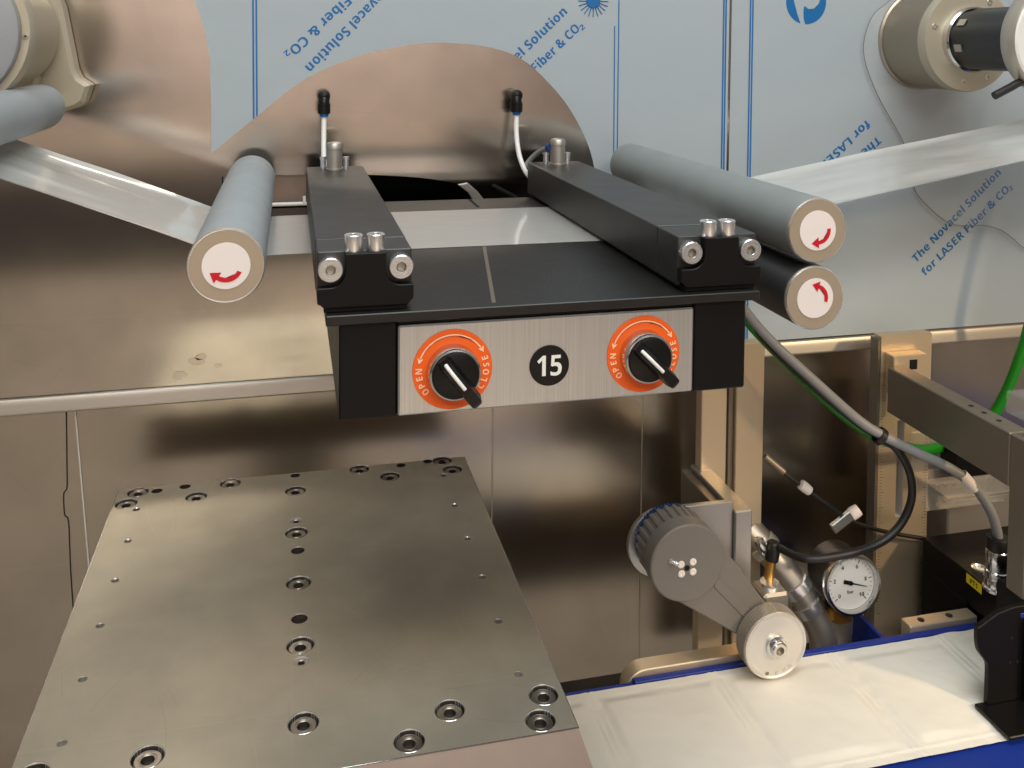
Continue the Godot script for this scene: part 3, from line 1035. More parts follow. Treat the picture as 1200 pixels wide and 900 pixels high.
# ================= small air tubes on the wall =================
func air_tubes() -> void:
	for k in 2:
		var x: float = [0.037, 0.2605][k]
		var t := thing("air_tube", ["straight white air tube on a black elbow, above the left clamp bar", "curved white air tube on a black elbow, above the right clamp bar"][k], "air tube", "air tubes on the wall arch")
		var g := Geo.new()
		g.tube(smooth([V(x, 1.113, WALL), V(x, 1.113, WALL + 0.012), V(x, 1.109, WALL + 0.021), V(x, 1.1005, WALL + 0.023)], 5), 0.0062, 16)
		put("elbow", g, M.black_plastic, t)
		turned("elbow_knob", [Vector2(0.0, 0.0), Vector2(0.0068, 0.0), Vector2(0.0072, 0.004), Vector2(0.0068, 0.013), Vector2(0.0, 0.0145)], V(x, 1.113, WALL + 0.012), M.black_plastic, t, Vector3.BACK, 24)
		turned("black_sleeve", [Vector2(0.0, 0.0), Vector2(0.0070, 0.0), Vector2(0.0070, 0.011), Vector2(0.0, 0.011)], V(x, 1.0935, WALL + 0.023), M.black_plastic, t, Vector3.UP, 24)
		turned("blue_ring", [Vector2(0.0, -0.0035), Vector2(0.0046, -0.0035), Vector2(0.0054, 0.0), Vector2(0.0, 0.0)], V(x, 1.0934, WALL + 0.023), M.blue_print, t, Vector3.UP, 24)
		var z := WALL + 0.023
		var path := [V(x, 1.091, z), V(x - 0.0005, 1.07, z + 0.006), V(x - 0.001, 1.045, z + 0.02), V(x, 1.036, z + 0.03)]
		if k == 1:
			path = [V(x, 1.091, z), V(x - 0.0015, 1.068, z + 0.006), V(x - 0.001, 1.045, z + 0.018), V(x + 0.003, 1.028, z + 0.03), V(x + 0.010, 1.018, z + 0.036)]
		g = Geo.new()
		g.tube(smooth(path, 7), 0.0029, 14)
		put("tube", g, M.tube_white, t)
	var t := thing("short_hose", "short grey hose with blue collar at the far end of the right clamp bar", "air hose")
	var g := Geo.new()
	g.tube(smooth([V(0.264, 1.030, -0.012), V(0.272, 1.042, -0.008), V(0.2795, 1.0515, 0.004), V(0.284, 1.0565, 0.022)], 6), 0.0030, 12)
	put("hose", g, M.cable_grey, t)
	turned("collar", [Vector2(0.0, 0.0), Vector2(0.0045, 0.0), Vector2(0.0045, 0.007), Vector2(0.0, 0.007)], V(0.2835, 1.0565, 0.0195), M.blue_ring, t, V(0.3, 0.3, 1), 16)

# ================= tool plate in the foreground =================
func csg_hole(parent: Node, at: Vector3, r: float, depth: float, cone := false) -> void:
	var c := CSGCylinder3D.new()
	c.name = numbered("hole", parent)
	c.operation = CSGShape3D.OPERATION_SUBTRACTION
	c.radius = r
	c.height = depth
	c.sides = 28
	c.smooth_faces = true
	c.position = at
	parent.add_child(c, true)

func die_plate() -> void:
	var t := thing("tool_plate", "large ground steel plate with countersunk screws in the foreground", "steel plate")
	var box := CSGBox3D.new()
	box.name = "top_plate"
	box.size = V(0.3615, 0.020, 0.4215)
	box.position = V(0.00825, PLATE - 0.010, 0.2325)
	box.material = M.plate
	t.add_child(box)
	var org := box.position
	var big := [[-0.1601, 0.0528], [-0.1524, 0.0305], [-0.0935, 0.0533], [-0.0617, 0.0303], [0.0723, 0.0275], [0.1029, 0.0511], [0.1633, 0.0262], [0.1706, 0.0498], [0.0046, 0.0622], [0.0050, 0.1461], [0.0062, 0.2301], [0.0068, 0.3144], [0.0080, 0.3980], [-0.0902, 0.4063], [0.0759, 0.4300], [0.1068, 0.4081], [0.1743, 0.4080], [0.1655, 0.4315], [-0.1583, 0.4060]]
	var holes := [[-0.1340, 0.0314, 0.0055], [-0.1069, 0.0280, 0.0056], [0.0410, 0.0135, 0.0010], [0.1175, 0.0276, 0.0052], [0.1473, 0.0245, 0.0050], [0.0045, 0.0273, 0.0052], [0.0060, 0.1781, 0.0062], [0.0065, 0.2808, 0.0066]]
	var small := [[-0.1482, 0.0676], [-0.1466, 0.1276], [-0.1466, 0.1921], [-0.1467, 0.2552], [-0.1466, 0.3185], [-0.1465, 0.3814], [0.1593, 0.0616], [0.1597, 0.1276], [0.1605, 0.1918], [0.1611, 0.2559], [0.1613, 0.3193], [0.1620, 0.3833]]
	for b in big:
		csg_hole(box, V(b[0], PLATE, b[1]) - org, 0.0104, 0.018)
		cap_screw("socket_screw", V(b[0], PLATE - 0.0020, b[1]), Vector3.UP, 0.0090, 0.0075, M.bolt, t)
		turned("counterbore", [Vector2(0.01035, -0.0007), Vector2(0.01035, -0.0085), Vector2(0.0, -0.0086)], V(b[0], PLATE, b[1]), M.socket, t, Vector3.UP, 32)
		turned("hole_rim", [Vector2(0.0103, -0.0009), Vector2(0.0107, 0.0002), Vector2(0.01085, 0.0001)], V(b[0], PLATE, b[1]), M.chrome, t, Vector3.UP, 32)
	for h in holes:
		if h[2] < 0.002:
			continue
		csg_hole(box, V(h[0], PLATE, h[1]) - org, h[2], 0.026)
		turned("hole_rim", [Vector2(h[2] - 0.0001, -0.0006), Vector2(h[2] + 0.0002, 0.0001)], V(h[0], PLATE, h[1]), M.dull, t, Vector3.UP, 28)
		turned("thread", [Vector2(h[2] - 0.0002, -0.0005), Vector2(h[2] - 0.0002, -0.0020), Vector2(h[2] - 0.0008, -0.0025), Vector2(h[2] - 0.0001, -0.0030), Vector2(h[2] - 0.0008, -0.0035), Vector2(h[2] - 0.0001, -0.0040), Vector2(h[2] - 0.0008, -0.0045), Vector2(0.0, -0.0046)], V(h[0], PLATE, h[1]), M.hole, t, Vector3.UP, 28)
	for h in small:
		csg_hole(box, V(h[0], PLATE, h[1]) - org, 0.0033, 0.016)
		turned("hole_rim", [Vector2(0.0032, -0.0006), Vector2(0.0036, 0.0001)], V(h[0], PLATE, h[1]), M.chrome, t, Vector3.UP, 20)
		turned("hole_floor", [Vector2(0.0031, -0.0005), Vector2(0.0031, -0.0045), Vector2(0.0, -0.0046)], V(h[0], PLATE, h[1]), M.dull, t, Vector3.UP, 20)
	for h in [[0.0048, 0.1237], [0.0073, 0.3336]]:
		csg_hole(box, V(h[0], PLATE, h[1]) - org, 0.0058, 0.012)
		cap_screw("grub_screw", V(h[0], PLATE - 0.0012, h[1]), Vector3.UP, 0.0054, 0.0045, M.bolt, t)
	# body below, flaring out from the plate's rim
	var g := Geo.new()
	var lo := Vector2(0.0225, 0.0)
	var ring := func(right: float, front: float, y: float) -> Array:
		return [V(-0.1723, y, 0.0223), V(0.189 + right, y, 0.0223), V(0.189 + right, y, 0.4432 + front), V(-0.1723, y, 0.4432 + front)]
	var rings := [ring.call(0.0002, 0.0002, PLATE - 0.0008), ring.call(0.0095, 0.0150, PLATE - 0.030), ring.call(0.0095, 0.0150, 0.655)]
	for i in 2:
		for k in 4:
			var a: Vector3 = rings[i][k]
			var b: Vector3 = rings[i][(k + 1) % 4]
			var c: Vector3 = rings[i + 1][(k + 1) % 4]
			var d: Vector3 = rings[i + 1][k]
			var n := (b - a).cross(d - a).normalized()
			if n.dot(V((a.x + b.x) / 2 - 0.008, 0, (a.z + b.z) / 2 - 0.23)) < 0:
				n = -n
			g.quad(a, b, c, d, n, n, n, n, Vector2(), Vector2(a.distance_to(b), 0), Vector2(a.distance_to(b), 0.3), Vector2(0, 0.3))
	var u: Array = rings[2]
	g.quad(u[0], u[1], u[2], u[3], Vector3.DOWN, Vector3.DOWN, Vector3.DOWN, Vector3.DOWN, Vector2(), Vector2(0.3, 0), Vector2(0.3, 0.3), Vector2(0, 0.3))
	put("tool_body", g, M.body, t)
	g = Geo.new()
	var cy := PLATE - 0.0004
	g.tube([V(-0.1724, cy, 0.0222), V(-0.1724, cy, 0.4433), V(0.1890, cy, 0.4433), V(0.1890, cy, 0.0222)], 0.00055, 8)
	put("bright_edge", g, M.chrome, t)
	boxy("pedestal", V(-0.05, 0.001, 0.16), V(0.07, 0.6545, 0.34), 0.002, M.alu, t)

# ================= conveyor =================
func conveyor() -> void:
	var t := thing("conveyor", "conveyor with a blue belt and steel side rail, right of the steel plate", "conveyor")
	boxy("belt", V(0.205, 0.470, 0.126), V(1.30, 0.4985, 0.40), 0.002, M.belt, t)
	boxy("belt_edge", V(0.352, 0.4985, 0.1262), V(1.30, 0.5022, 0.1345), 0.0008, M.belt, t)
	var g := Geo.new()
	var p := PackedVector2Array([Vector2(0.37, 0.470), Vector2(0.30, 0.470)])
	p = PackedVector2Array()
	for q in arc_band(Vector2(0.368, 0.485), 0.0, 0.023, 250, 90, 10):
		if q.distance_to(Vector2(0.368, 0.485)) > 0.01:
			p.append(q)
	p.append_array(PackedVector2Array([Vector2(0.50, 0.508), Vector2(0.50, 0.4635)]))
	g.prism(p, 0.106, 0.1255, 0.001)
	put("side_rail", g, M.alu_tan, t)
	boxy("guide_block", V(0.692, 0.470, 0.108), V(0.7822, 0.5085, 0.1255), 0.001, M.alu_tan, t)
	for x in [0.712, 0.750]:
		turned("block_screw", [Vector2(0.0, 0.0), Vector2(0.0040, 0.0), Vector2(0.0040, 0.0006), Vector2(0.0, 0.0012)], V(x, 0.5085, 0.117), M.cable_black, t, Vector3.UP, 16)
	boxy("blue_side_plate", V(0.684, 0.36, -0.03), V(0.690, 0.4700, 0.122), 0.001, M.belt, t)
	boxy("frame", V(0.205, 0.36, 0.128), V(1.30, 0.468, 0.398), 0.002, M.alu_dark, t)
	# pouch web: sealed pouches, edge to edge
	var nz := FastNoiseLite.new()
	nz.seed = 5
	nz.frequency = 9.0
	nz.fractal_octaves = 3
	var x0 := 0.15
	var nx := 260
	var nzs := 48
	var step := 0.0034
	var z0 := 0.1365
	var z1 := 0.2905
	g = Geo.new()
	var height := func(x: float, z: float) -> float:
		var u := fposmod(x - 0.4415 - 0.03 * (z - 0.21), 0.14)
		u = minf(u, 0.14 - u)
		var e := minf(z - z0, z1 - z)
		var bx := smoothstep(0.006, 0.016, u)
		var bz := smoothstep(0.012, 0.024, e)
		var b := bx * bz
		var ridge := exp(-pow((u - 0.0035) / 0.0012, 2.0)) * 0.0006 + exp(-pow((e - 0.010) / 0.0012, 2.0)) * 0.0005
		return BELT + 0.0003 + b * (0.0022 + 0.0016 * nz.get_noise_2d(x, z)) + (1.0 - b) * 0.0007 * absf(nz.get_noise_2d(x * 3.0, z * 3.0)) + ridge + 0.004 * smoothstep(0.66, 0.76, x) * smoothstep(0.05, 0.0, z - z0) * (0.5 + 0.5 * sin(z * 420.0 + x * 130.0)) * 0.5
	var vs := []
	var ns := []
	for i in nx + 1:
		for k in nzs + 1:
			var x := x0 + i * step
			var z := lerpf(z0, z1, float(k) / nzs)
			var h: float = height.call(x, z)
			vs.append(V(x, h, z))
			var hx: float = height.call(x + 0.001, z)
			var hz: float = height.call(x, z + 0.001)
			ns.append(V(h - hx, 0.001, h - hz).normalized())
	var strip := thing("pouch_strip", "white strip of sealed flat pouches lying on the blue belt", "pouch strip")
	var cell := -99
	for i in nx:
		# one mesh per pouch, from seam to seam
		var now := floori((x0 + (i + 0.5) * step - 0.4415) / 0.14)
		if now != cell:
			if cell != -99:
				put("pouch", g, M.pouch, strip)
			g = Geo.new()
			cell = now
		for k in nzs:
			var a := i * (nzs + 1) + k
			var b := a + nzs + 1
			g.quad(vs[a], vs[b], vs[b + 1], vs[a + 1], ns[a], ns[b], ns[b + 1], ns[a + 1], Vector2(), Vector2(), Vector2(), Vector2())
	put("pouch", g, M.pouch, strip)

# ================= posts =================
func posts() -> void:
	var t := thing("upright_post", "narrow tan upright post nearest to the encoder arm block", "post", "upright posts behind the encoder arm")
	boxy("profile", V(0.4868, 0.36, -0.016), V(0.5205, 0.80, 0.0), 0.001, M.alu_tan, t)
	t = thing("upright_post", "wider tan upright post right of the narrow one, below the two stacked rollers", "post", "upright posts behind the encoder arm")
	boxy("profile", V(0.5330, 0.36, -0.018), V(0.5705, 0.808, 0.0), 0.001, M.alu_tan, t)
	boxy("edge_profile", V(0.5260, 0.36, -0.018), V(0.5325, 0.80, -0.006), 0.0005, M.alu_dark, t)
	# scale post with its slot
	t = thing("scale_post", "tan scale plate with a long slot and ruler marks along both edges", "post")
	var box := CSGBox3D.new()
	box.name = "plate"
	box.size = V(0.0745, 0.445, 0.0150)
	box.position = V(0.7716, 0.5815, -0.0075)
	box.material = M.alu_tan
	t.add_child(box)
	var cut := CSGBox3D.new()
	cut.name = "slot"
	cut.operation = CSGShape3D.OPERATION_SUBTRACTION
	cut.size = V(0.0105, 0.127, 0.05)
	cut.position = V(0.7665 - 0.7716, 0.629 - 0.5815, 0)
	box.add_child(cut)
	boxy("dark_edge", V(0.7305, 0.36, -0.017), V(0.7338, 0.80, -0.0005), 0.0, M.alu_dark, t)
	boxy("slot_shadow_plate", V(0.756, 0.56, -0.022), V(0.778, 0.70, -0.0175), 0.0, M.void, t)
	var g := Geo.new()
	for i in 76:
		var y := 0.44 + i * 0.004
		var l := 0.0065 if i % 5 == 0 else 0.0035
		g.flat([PackedVector2Array([Vector2(0.7365, y), Vector2(0.7365 + l, y), Vector2(0.7365 + l, y + 0.0007), Vector2(0.7365, y + 0.0007)])], 0.0003)
		g.flat([PackedVector2Array([Vector2(0.8070 - l, y), Vector2(0.8070, y), Vector2(0.8070, y + 0.0007), Vector2(0.8070 - l, y + 0.0007)])], 0.0003)
	put("ruler_marks", g, M.alu_dark, t)

# ================= encoder arm =================
func gear_ring(r: float, z0: float, z1: float, teeth: int, depth: float) -> Geo:
	var p := PackedVector2Array()
	for i in teeth:
		for k in 4:
			var a: float = TAU * (i + [0.0, 0.30, 0.5, 0.80][k]) / teeth
			p.append((r if k < 2 else r - depth) * Vector2(cos(a), sin(a)))
	var g := Geo.new()
	g.prism(p, z0, z1, 0.0)
	return g

func hull(c0: Vector2, r0: float, c1: Vector2, r1: float) -> PackedVector2Array:
	var pts := PackedVector2Array()
	pts.append_array(circle(c0, r0, 60))
	pts.append_array(circle(c1, r1, 48))
	var h := Geometry2D.convex_hull(pts)
	h.remove_at(h.size() - 1)
	return h

func encoder() -> void:
	var t := thing("encoder_arm", "grey encoder arm with a knurled measuring wheel resting on the white pouches", "encoder arm")
	var c := Vector2(0.4035, 0.632)
	var w := Vector2(0.4975, 0.5408)
	boxy("mount_block", V(0.4824, 0.564, -0.020), V(0.5030, 0.6540, 0.1000), 0.0012, M.alu, t)
	boxy("mount_rail", V(0.4700, 0.575, -0.020), V(0.4822, 0.6480, 0.078), 0.001, M.alu_dark, t)
	var g := Geo.new()
	var p := PackedVector2Array()
	var k := Vector2(0.3965, 0.6255)
	for q in arc_band(k, 0.0, 0.0385, 90, 285, 26):
		if q.distance_to(k) > 0.02:
			p.append(q)
	p.append_array(PackedVector2Array([Vector2(0.4820, 0.588), Vector2(0.4820, 0.6630)]))
	g.prism(p, 0.088, 0.0945, 0.0006)
	put("rounded_bracket", g, M.alu, t)
	var o := put("toothed_blue_ring", gear_ring(0.0385, 0.0, 0.007, 56, 0.0012), M.blue_ring, t)
	o.position = V(c.x, c.y, 0.0948)
	o = put("ribbed_drum", gear_ring(0.0402, 0.0, 0.0258, 26, 0.0021), M.grey_paint, t)
	o.position = V(c.x, c.y, 0.1020)
	g = Geo.new()
	g.prism(circle(c, 0.0415, 64), 0.1278, 0.1485, 0.0016)
	put("drum_face", g, M.grey_paint, t)
	g = Geo.new()
	g.prism(hull(c, 0.0400, w + Vector2(-0.004, 0.006), 0.0190), 0.1292, 0.1440, 0.0016)
	put("arm", g, M.grey_paint, t)
	g = Geo.new()
	g.prism(hull(c + Vector2(0.038, -0.030), 0.0055, w + Vector2(-0.02, 0.022), 0.0050), 0.1441, 0.1452, 0.0005)
	put("arm_rib", g, M.grey_paint, t)
	for q in [Vector2(-0.0078, 0.0002), Vector2(0.0056, 0.0014), Vector2(-0.0072, -0.0098), Vector2(0.0058, -0.0092)]:
		turned("face_screw", [Vector2(0.0038, 0.0), Vector2(0.0038, 0.0008), Vector2(0.0034, 0.0011), Vector2(0.0016, 0.0011), Vector2(0.0014, 0.0002), Vector2(0.0, 0.0002)], V(c.x + q.x, c.y + q.y, 0.1485), M.sticker, t, Vector3.BACK, 24)
	turned("centre_hole", [Vector2(0.0030, 0.0003), Vector2(0.0, 0.0004)], V(c.x - 0.001, c.y - 0.0044, 0.1486), M.void, t)
	turned("stop_pin", [Vector2(0.0022, 0.0), Vector2(0.0022, 0.009), Vector2(0.0016, 0.010), Vector2(0.0, 0.010)], V(c.x - 0.0205, c.y + 0.0055, 0.1480), M.zinc, t, V(0.8, -0.1, 0.8))
	# wheel
	o = put("wheel", gear_ring(0.0366, 0.0, 0.0175, 90, 0.0009), M.beige, t)
	o.position = V(w.x, w.y, 0.1470)
	turned("wheel_disc", [Vector2(0.0352, 0.0), Vector2(0.0352, 0.0018), Vector2(0.0335, 0.0022), Vector2(0.0318, 0.0008), Vector2(0.0300, 0.0004), Vector2(0.0285, 0.0008), Vector2(0.0, 0.0008)], V(0, 0, 0.0175), M.disc, o, Vector3.BACK, 64)
	turned("wheel_hub", [Vector2(0.0115, 0.0), Vector2(0.0115, 0.003), Vector2(0.0085, 0.0035), Vector2(0.0085, 0.0085), Vector2(0.0075, 0.0095), Vector2(0.0046, 0.0095), Vector2(0.0044, 0.006), Vector2(0.0, 0.006)], V(0, 0, 0.0183), M.chrome, o)
	turned("hub_bore", [Vector2(0.0044, 0.0063), Vector2(0.0, 0.0064)], V(0, 0, 0.0183), M.alu_dark, o, Vector3.BACK, 24)
	for a in [-55.0, -68.0, -85.0, -108.0]:
		g = Geo.new()
		g.flat([arc_band(Vector2(), 0.0285, 0.0338, a - 3.5, a + 3.5, 4)], 0.0185)
		put("shiny_window", g, M.chrome if a != -108.0 else M.alu_dark, o)

# ================= gauge, pipes =================
func gauge_and_pipes() -> void:
	var c := V(0.6554, 0.5286, 0.070)
	var t := thing("pressure_gauge", "round pressure gauge with white dial and steel rim", "gauge")
	var tilt := V(-0.06, 0.10, 1.0)
	t.transform = Transform3D(aim(tilt), c)
	turned("case", [Vector2(0.0, -0.052), Vector2(0.0320, -0.052), Vector2(0.0338, -0.050), Vector2(0.0338, -0.010)], Vector3(), M.case, t)
	turned("rim", [Vector2(0.0338, -0.012), Vector2(0.0362, -0.010), Vector2(0.0366, -0.003), Vector2(0.0350, 0.0), Vector2(0.0325, 0.0), Vector2(0.0315, -0.002), Vector2(0.0315, -0.0085)], Vector3(), M.chrome, t)
	var dial := turned("dial", [Vector2(0.0315, -0.009), Vector2(0.0, -0.009)], Vector3(), M.white, t)
	var g := Geo.new()
	for i in 26:
		var a := deg_to_rad(225.0 - 270.0 * i / 25.0)
		var d := Vector2(cos(a), sin(a))
		var s := Vector2(-d.y, d.x) * (0.0005 if i % 5 == 0 else 0.00025)
		var r0 := 0.0245 if i % 5 == 0 else 0.0262
		g.flat([PackedVector2Array([d * r0 - s, d * 0.0285 - s, d * 0.0285 + s, d * r0 + s])], -0.0086)
	var word := ["0", "2", "4", "6", "8", "10"]
	for i in 6:
		var a := deg_to_rad(225.0 - 54.0 * i)
		g.flat(centred(word[i], 0.0205 * Vector2(cos(a), sin(a)), 0.0046), -0.0086)
	g.flat(centred("bar", Vector2(0.0, -0.0105), 0.0042), -0.0086)
	put("scale", g, M.cable_black, dial)
	g = Geo.new()
	g.xf = Transform3D(Basis(Vector3.BACK, deg_to_rad(-15.0)), Vector3())
	g.prism(PackedVector2Array([Vector2(-0.009, -0.0022), Vector2(0.0, -0.0022), Vector2(0.004, -0.0008), Vector2(0.0225, -0.0002), Vector2(0.0225, 0.0002), Vector2(0.004, 0.0008), Vector2(0.0, 0.0022), Vector2(-0.009, 0.0022)]), -0.0080, -0.0074)
	put("needle", g, M.black_plastic, dial)
	turned("needle_cap", [Vector2(0.0026, -0.008), Vector2(0.0026, -0.0066), Vector2(0.0, -0.006)], Vector3(), M.black_plastic, dial)
	# pipe under it
	t = thing("pipe_fitting", "steel pipe with brass nut running from the wall to below the gauge", "pipe fitting")
	turned("brass_nut", [Vector2(0.0, 0.0), Vector2(0.0175, 0.0), Vector2(0.0185, 0.001), Vector2(0.0185, 0.013), Vector2(0.0175, 0.014), Vector2(0.0, 0.014)], V(0.651, 0.478, 0.045), M.brass, t, Vector3.UP, 6)
	turned("steel_stem", [Vector2(0.0, -0.10), Vector2(0.0165, -0.10), Vector2(0.0165, -0.02), Vector2(0.0175, -0.018), Vector2(0.0175, -0.001), Vector2(0.0, 0.0)], V(0.651, 0.478, 0.045), M.dull, t, Vector3.UP, 32)
	turned("gauge_neck", [Vector2(0.0085, 0.013), Vector2(0.0085, 0.030)], V(0.651, 0.478, 0.045), M.brass, t, Vector3.UP, 6)
	g = Geo.new()
	g.tube(smooth([V(0.560, 0.568, -0.01), V(0.578, 0.545, 0.012), V(0.600, 0.515, 0.030), V(0.618, 0.484, 0.042), V(0.628, 0.455, 0.05), V(0.630, 0.40, 0.05)], 6), 0.0165, 24)
	put("bent_pipe", g, M.dull, t)
	for q in [[V(0.572, 0.553, 0.006), V(0.60, -0.68, 0.42)], [V(0.602, 0.512, 0.0315), V(0.52, -0.75, 0.35)], [V(0.614, 0.491, 0.0395), V(0.45, -0.82, 0.3)]]:
		turned("pipe_collar", [Vector2(0.0165, -0.007), Vector2(0.0192, -0.006), Vector2(0.0195, 0.0), Vector2(0.0192, 0.006), Vector2(0.0165, 0.007)], q[0], M.zinc, t, q[1], 32)
	# small sensor with a black plug on a steel nut block
	t = thing("plug_sensor", "small steel fitting with a black cable plug behind the encoder arm", "sensor plug")
	turned("white_lens", [Vector2(0.0, 0.0), Vector2(0.0062, 0.0), Vector2(0.0062, 0.014), Vector2(0.0045, 0.017), Vector2(0.0, 0.0175)], V(0.5455, 0.575, 0.048), M.chrome, t, V(-0.5, 1.0, 0.2), 20)
	turned("black_plug", [Vector2(0.0, 0.0), Vector2(0.0080, 0.0), Vector2(0.0085, 0.004), Vector2(0.0085, 0.019), Vector2(0.0070, 0.022), Vector2(0.0, 0.022)], V(0.5565, 0.5620, 0.05), M.cable_black, t, V(0.15, 1.0, 0.0), 8)
	turned("copper_stem", [Vector2(0.0058, -0.022), Vector2(0.0058, -0.001), Vector2(0.0075, 0.0)], V(0.5565, 0.5620, 0.05), M.brass, t, V(0.15, 1.0, 0.0), 12)
	boxy("nut_block", V(0.534, 0.495, 0.042), V(0.567, 0.536, 0.075), 0.003, M.dull, t)
	turned("thread", [Vector2(0.0, 0.0), Vector2(0.011, 0.0), Vector2(0.011, 0.006), Vector2(0.0, 0.007)], V(0.550, 0.5355, 0.058), M.zinc, t, Vector3.UP, 20)

# ================= sensor over the belt =================
func sensor() -> void:
	var t := thing("belt_sensor", "black sensor housing with yellow PT1 tag straddling the belt", "sensor")
	var g := Geo.new()
	g.box(V(0.7830, 0.512, 0.026), V(1.02, 0.5505, 0.246), 0.0012)
	g.box(V(0.7832, 0.36, 0.026), V(1.02, 0.5125, 0.105), 0.0012)
	put("housing", g, M.black, t)
	g = Geo.new()
	var p := PackedVector2Array()
	for q in smooth([Vector2(0.6855, 0.5085), Vector2(0.6858, 0.535), Vector2(0.6852, 0.549), Vector2(0.6810, 0.556), Vector2(0.6745, 0.5645), Vector2(0.6720, 0.574), Vector2(0.6715, 0.583)], 4):
		p.append(q)
	p.append_array(PackedVector2Array([Vector2(0.6715, 0.590), Vector2(0.695, 0.6020), Vector2(0.715, 0.6060), Vector2(1.02, 0.6060), Vector2(1.02, 0.5085)]))
	g.prism(p, 0.2468, 0.2530, 0.0006)
	put("front_plate", g, M.black, t)
	boxy("upper_cover", V(0.7350, 0.5400, 0.2050), V(1.02, 0.6055, 0.2465), 0.001, M.black, t)
	boxy("foot", V(0.6745, 0.5045, 0.2475), V(1.02, 0.5082, 0.2955), 0.0008, M.black_plastic, t)
	for q in [Vector2(0.712, 0.5745), Vector2(0.711, 0.549), Vector2(0.720, 0.5485)]:
		turned("plate_hole", [Vector2(0.0016, 0.0002), Vector2(0.0, 0.0003)], V(q.x, q.y, 0.2530), M.void, t, Vector3.BACK, 16)
	boxy("blue_light", V(0.7220, 0.5935, 0.249), V(0.735, 0.5985, 0.2535), 0.0005, M.belt, t)
	boxy("step_plate", V(0.726, 0.5085, 0.2532), V(1.02, 0.5925, 0.262), 0.001, M.black_plastic, t)
	var lab := boxy("rating_label", V(0.7290, 0.5105, 0.2622), V(0.760, 0.5325, 0.2625), 0.0, M.black_plastic, t)
	g = Geo.new()
	for i in 7:
		var x := 0.7297 + i * 0.0022
		g.flat([PackedVector2Array([Vector2(x, 0.5112 + 0.0012 * (i % 3)), Vector2(x + [0.0006, 0.0012, 0.0007][i % 3], 0.5112 + 0.0012 * (i % 3)), Vector2(x + [0.0006, 0.0012, 0.0007][i % 3], 0.5312), Vector2(x, 0.5312)])], 0.2628)
	put("label_print", g, M.white, lab)
	# yellow tag on the side face
	g = Geo.new()
	g.xf = Transform3D(Basis(V(0, 0, 1), V(0, 1, 0), V(-1, 0, 0)), V(0.7828, 0, 0))
	g.prism(PackedVector2Array([Vector2(0.1050, 0.5378), Vector2(0.1300, 0.5370), Vector2(0.1300, 0.5480), Vector2(0.1050, 0.5488)]), 0.0, 0.0004)
	var tagm := put("yellow_tag", g, M.yellow, t)
	g = Geo.new()
	g.xf = Transform3D(Basis(V(0, 0, 1), V(0, 1, 0), V(-1, 0, 0)), V(0.7828, 0, 0))
	g.flat(centred("PT1", Vector2(0.1175, 0.5429), 0.0058), 0.0007)
	put("tag_text", g, M.cable_black, tagm)
	turned("socket_ring", [Vector2(0.0040, 0.0), Vector2(0.0092, 0.0), Vector2(0.0092, 0.0025), Vector2(0.0070, 0.003), Vector2(0.0055, 0.001), Vector2(0.0, 0.001)], V(0.8005, 0.5506, 0.105), M.zinc, t, Vector3.UP, 28)
	# grey box behind it
	var b := thing("grey_box", "flat grey box standing behind the black belt sensor", "box")
	boxy("box_body", V(0.8260, 0.43, -0.030), V(1.05, 0.5890, 0.018), 0.002, M.grey_paint, b)
	boxy("box_lid", V(0.8240, 0.5895, -0.032), V(1.05, 0.5935, 0.02), 0.001, M.grey_paint, b)
	# clear block
	var c := thing("acrylic_block", "clear acrylic block under the bracket beam", "acrylic block")
	boxy("block", V(0.7580, 0.6045, 0.030), V(0.872, 0.6400, 0.064), 0.002, M.acrylic, c)
	boxy("back_plate", V(0.7590, 0.6400, 0.028), V(0.800, 0.6900, 0.034), 0.001, M.acrylic, c)
	for x in [0.800, 0.812, 0.824]:
		turned("screw_end", [Vector2(0.0, 0.0), Vector2(0.002, 0.0), Vector2(0.002, 0.003), Vector2(0.0, 0.004)], V(x, 0.616, 0.030), M.dull, c, Vector3.FORWARD, 14)
	boxy("dark_inset", V(0.802, 0.6400, 0.030), V(0.850, 0.675, 0.060), 0.001, M.black, c)

# ================= bracket beam =================
func bracket() -> void:
	var t := thing("bracket_beam", "dark steel beam reaching forward from the scale post to an upright", "bracket")
	boxy("clamp_pad", V(0.7400, 0.7400, 0.0005), V(0.7890, 0.7840, 0.018), 0.001, M.alu_tan, t)
	boxy("pad_hole", V(0.7630, 0.7655, 0.0181), V(0.7740, 0.7780, 0.0185), 0.0, M.void, t)
	boxy("beam", V(0.7310, 0.7140, 0.0185), V(0.7560, 0.7715, 0.2215), 0.0012, M.alu_dark, t)
	boxy("upright", V(0.7310, 0.6065, 0.2220), V(0.7900, 0.7715, 0.2460), 0.0012, M.alu_dark, t)
	for z in [0.150, 0.170, 0.192]:
		turned("tapped_hole", [Vector2(0.0030, 0.0002), Vector2(0.0, 0.0003)], V(0.7435, 0.7715, z), M.void, t, Vector3.UP, 16)
	cap_screw("end_screw", V(0.7445, 0.7760, 0.234), Vector3.UP, 0.006, 0.005, M.chrome, t)
	var c := thing("clear_cover", "small clear plastic cover at the right frame edge above the beam", "plastic cover")
	boxy("cover", V(0.7700, 0.7700, 0.170), V(0.830, 0.7950, 0.200), 0.002, M.acrylic, c)

# ================= cables =================
func cable(called: String, label: String, cat: String, pts: Array, r: float, m: Material) -> Node3D:
	var t := thing(called, label, cat)
	var g := Geo.new()
	g.tube(smooth(pts, 8), r, 14)
	put("jacket", g, m, t)
	return t

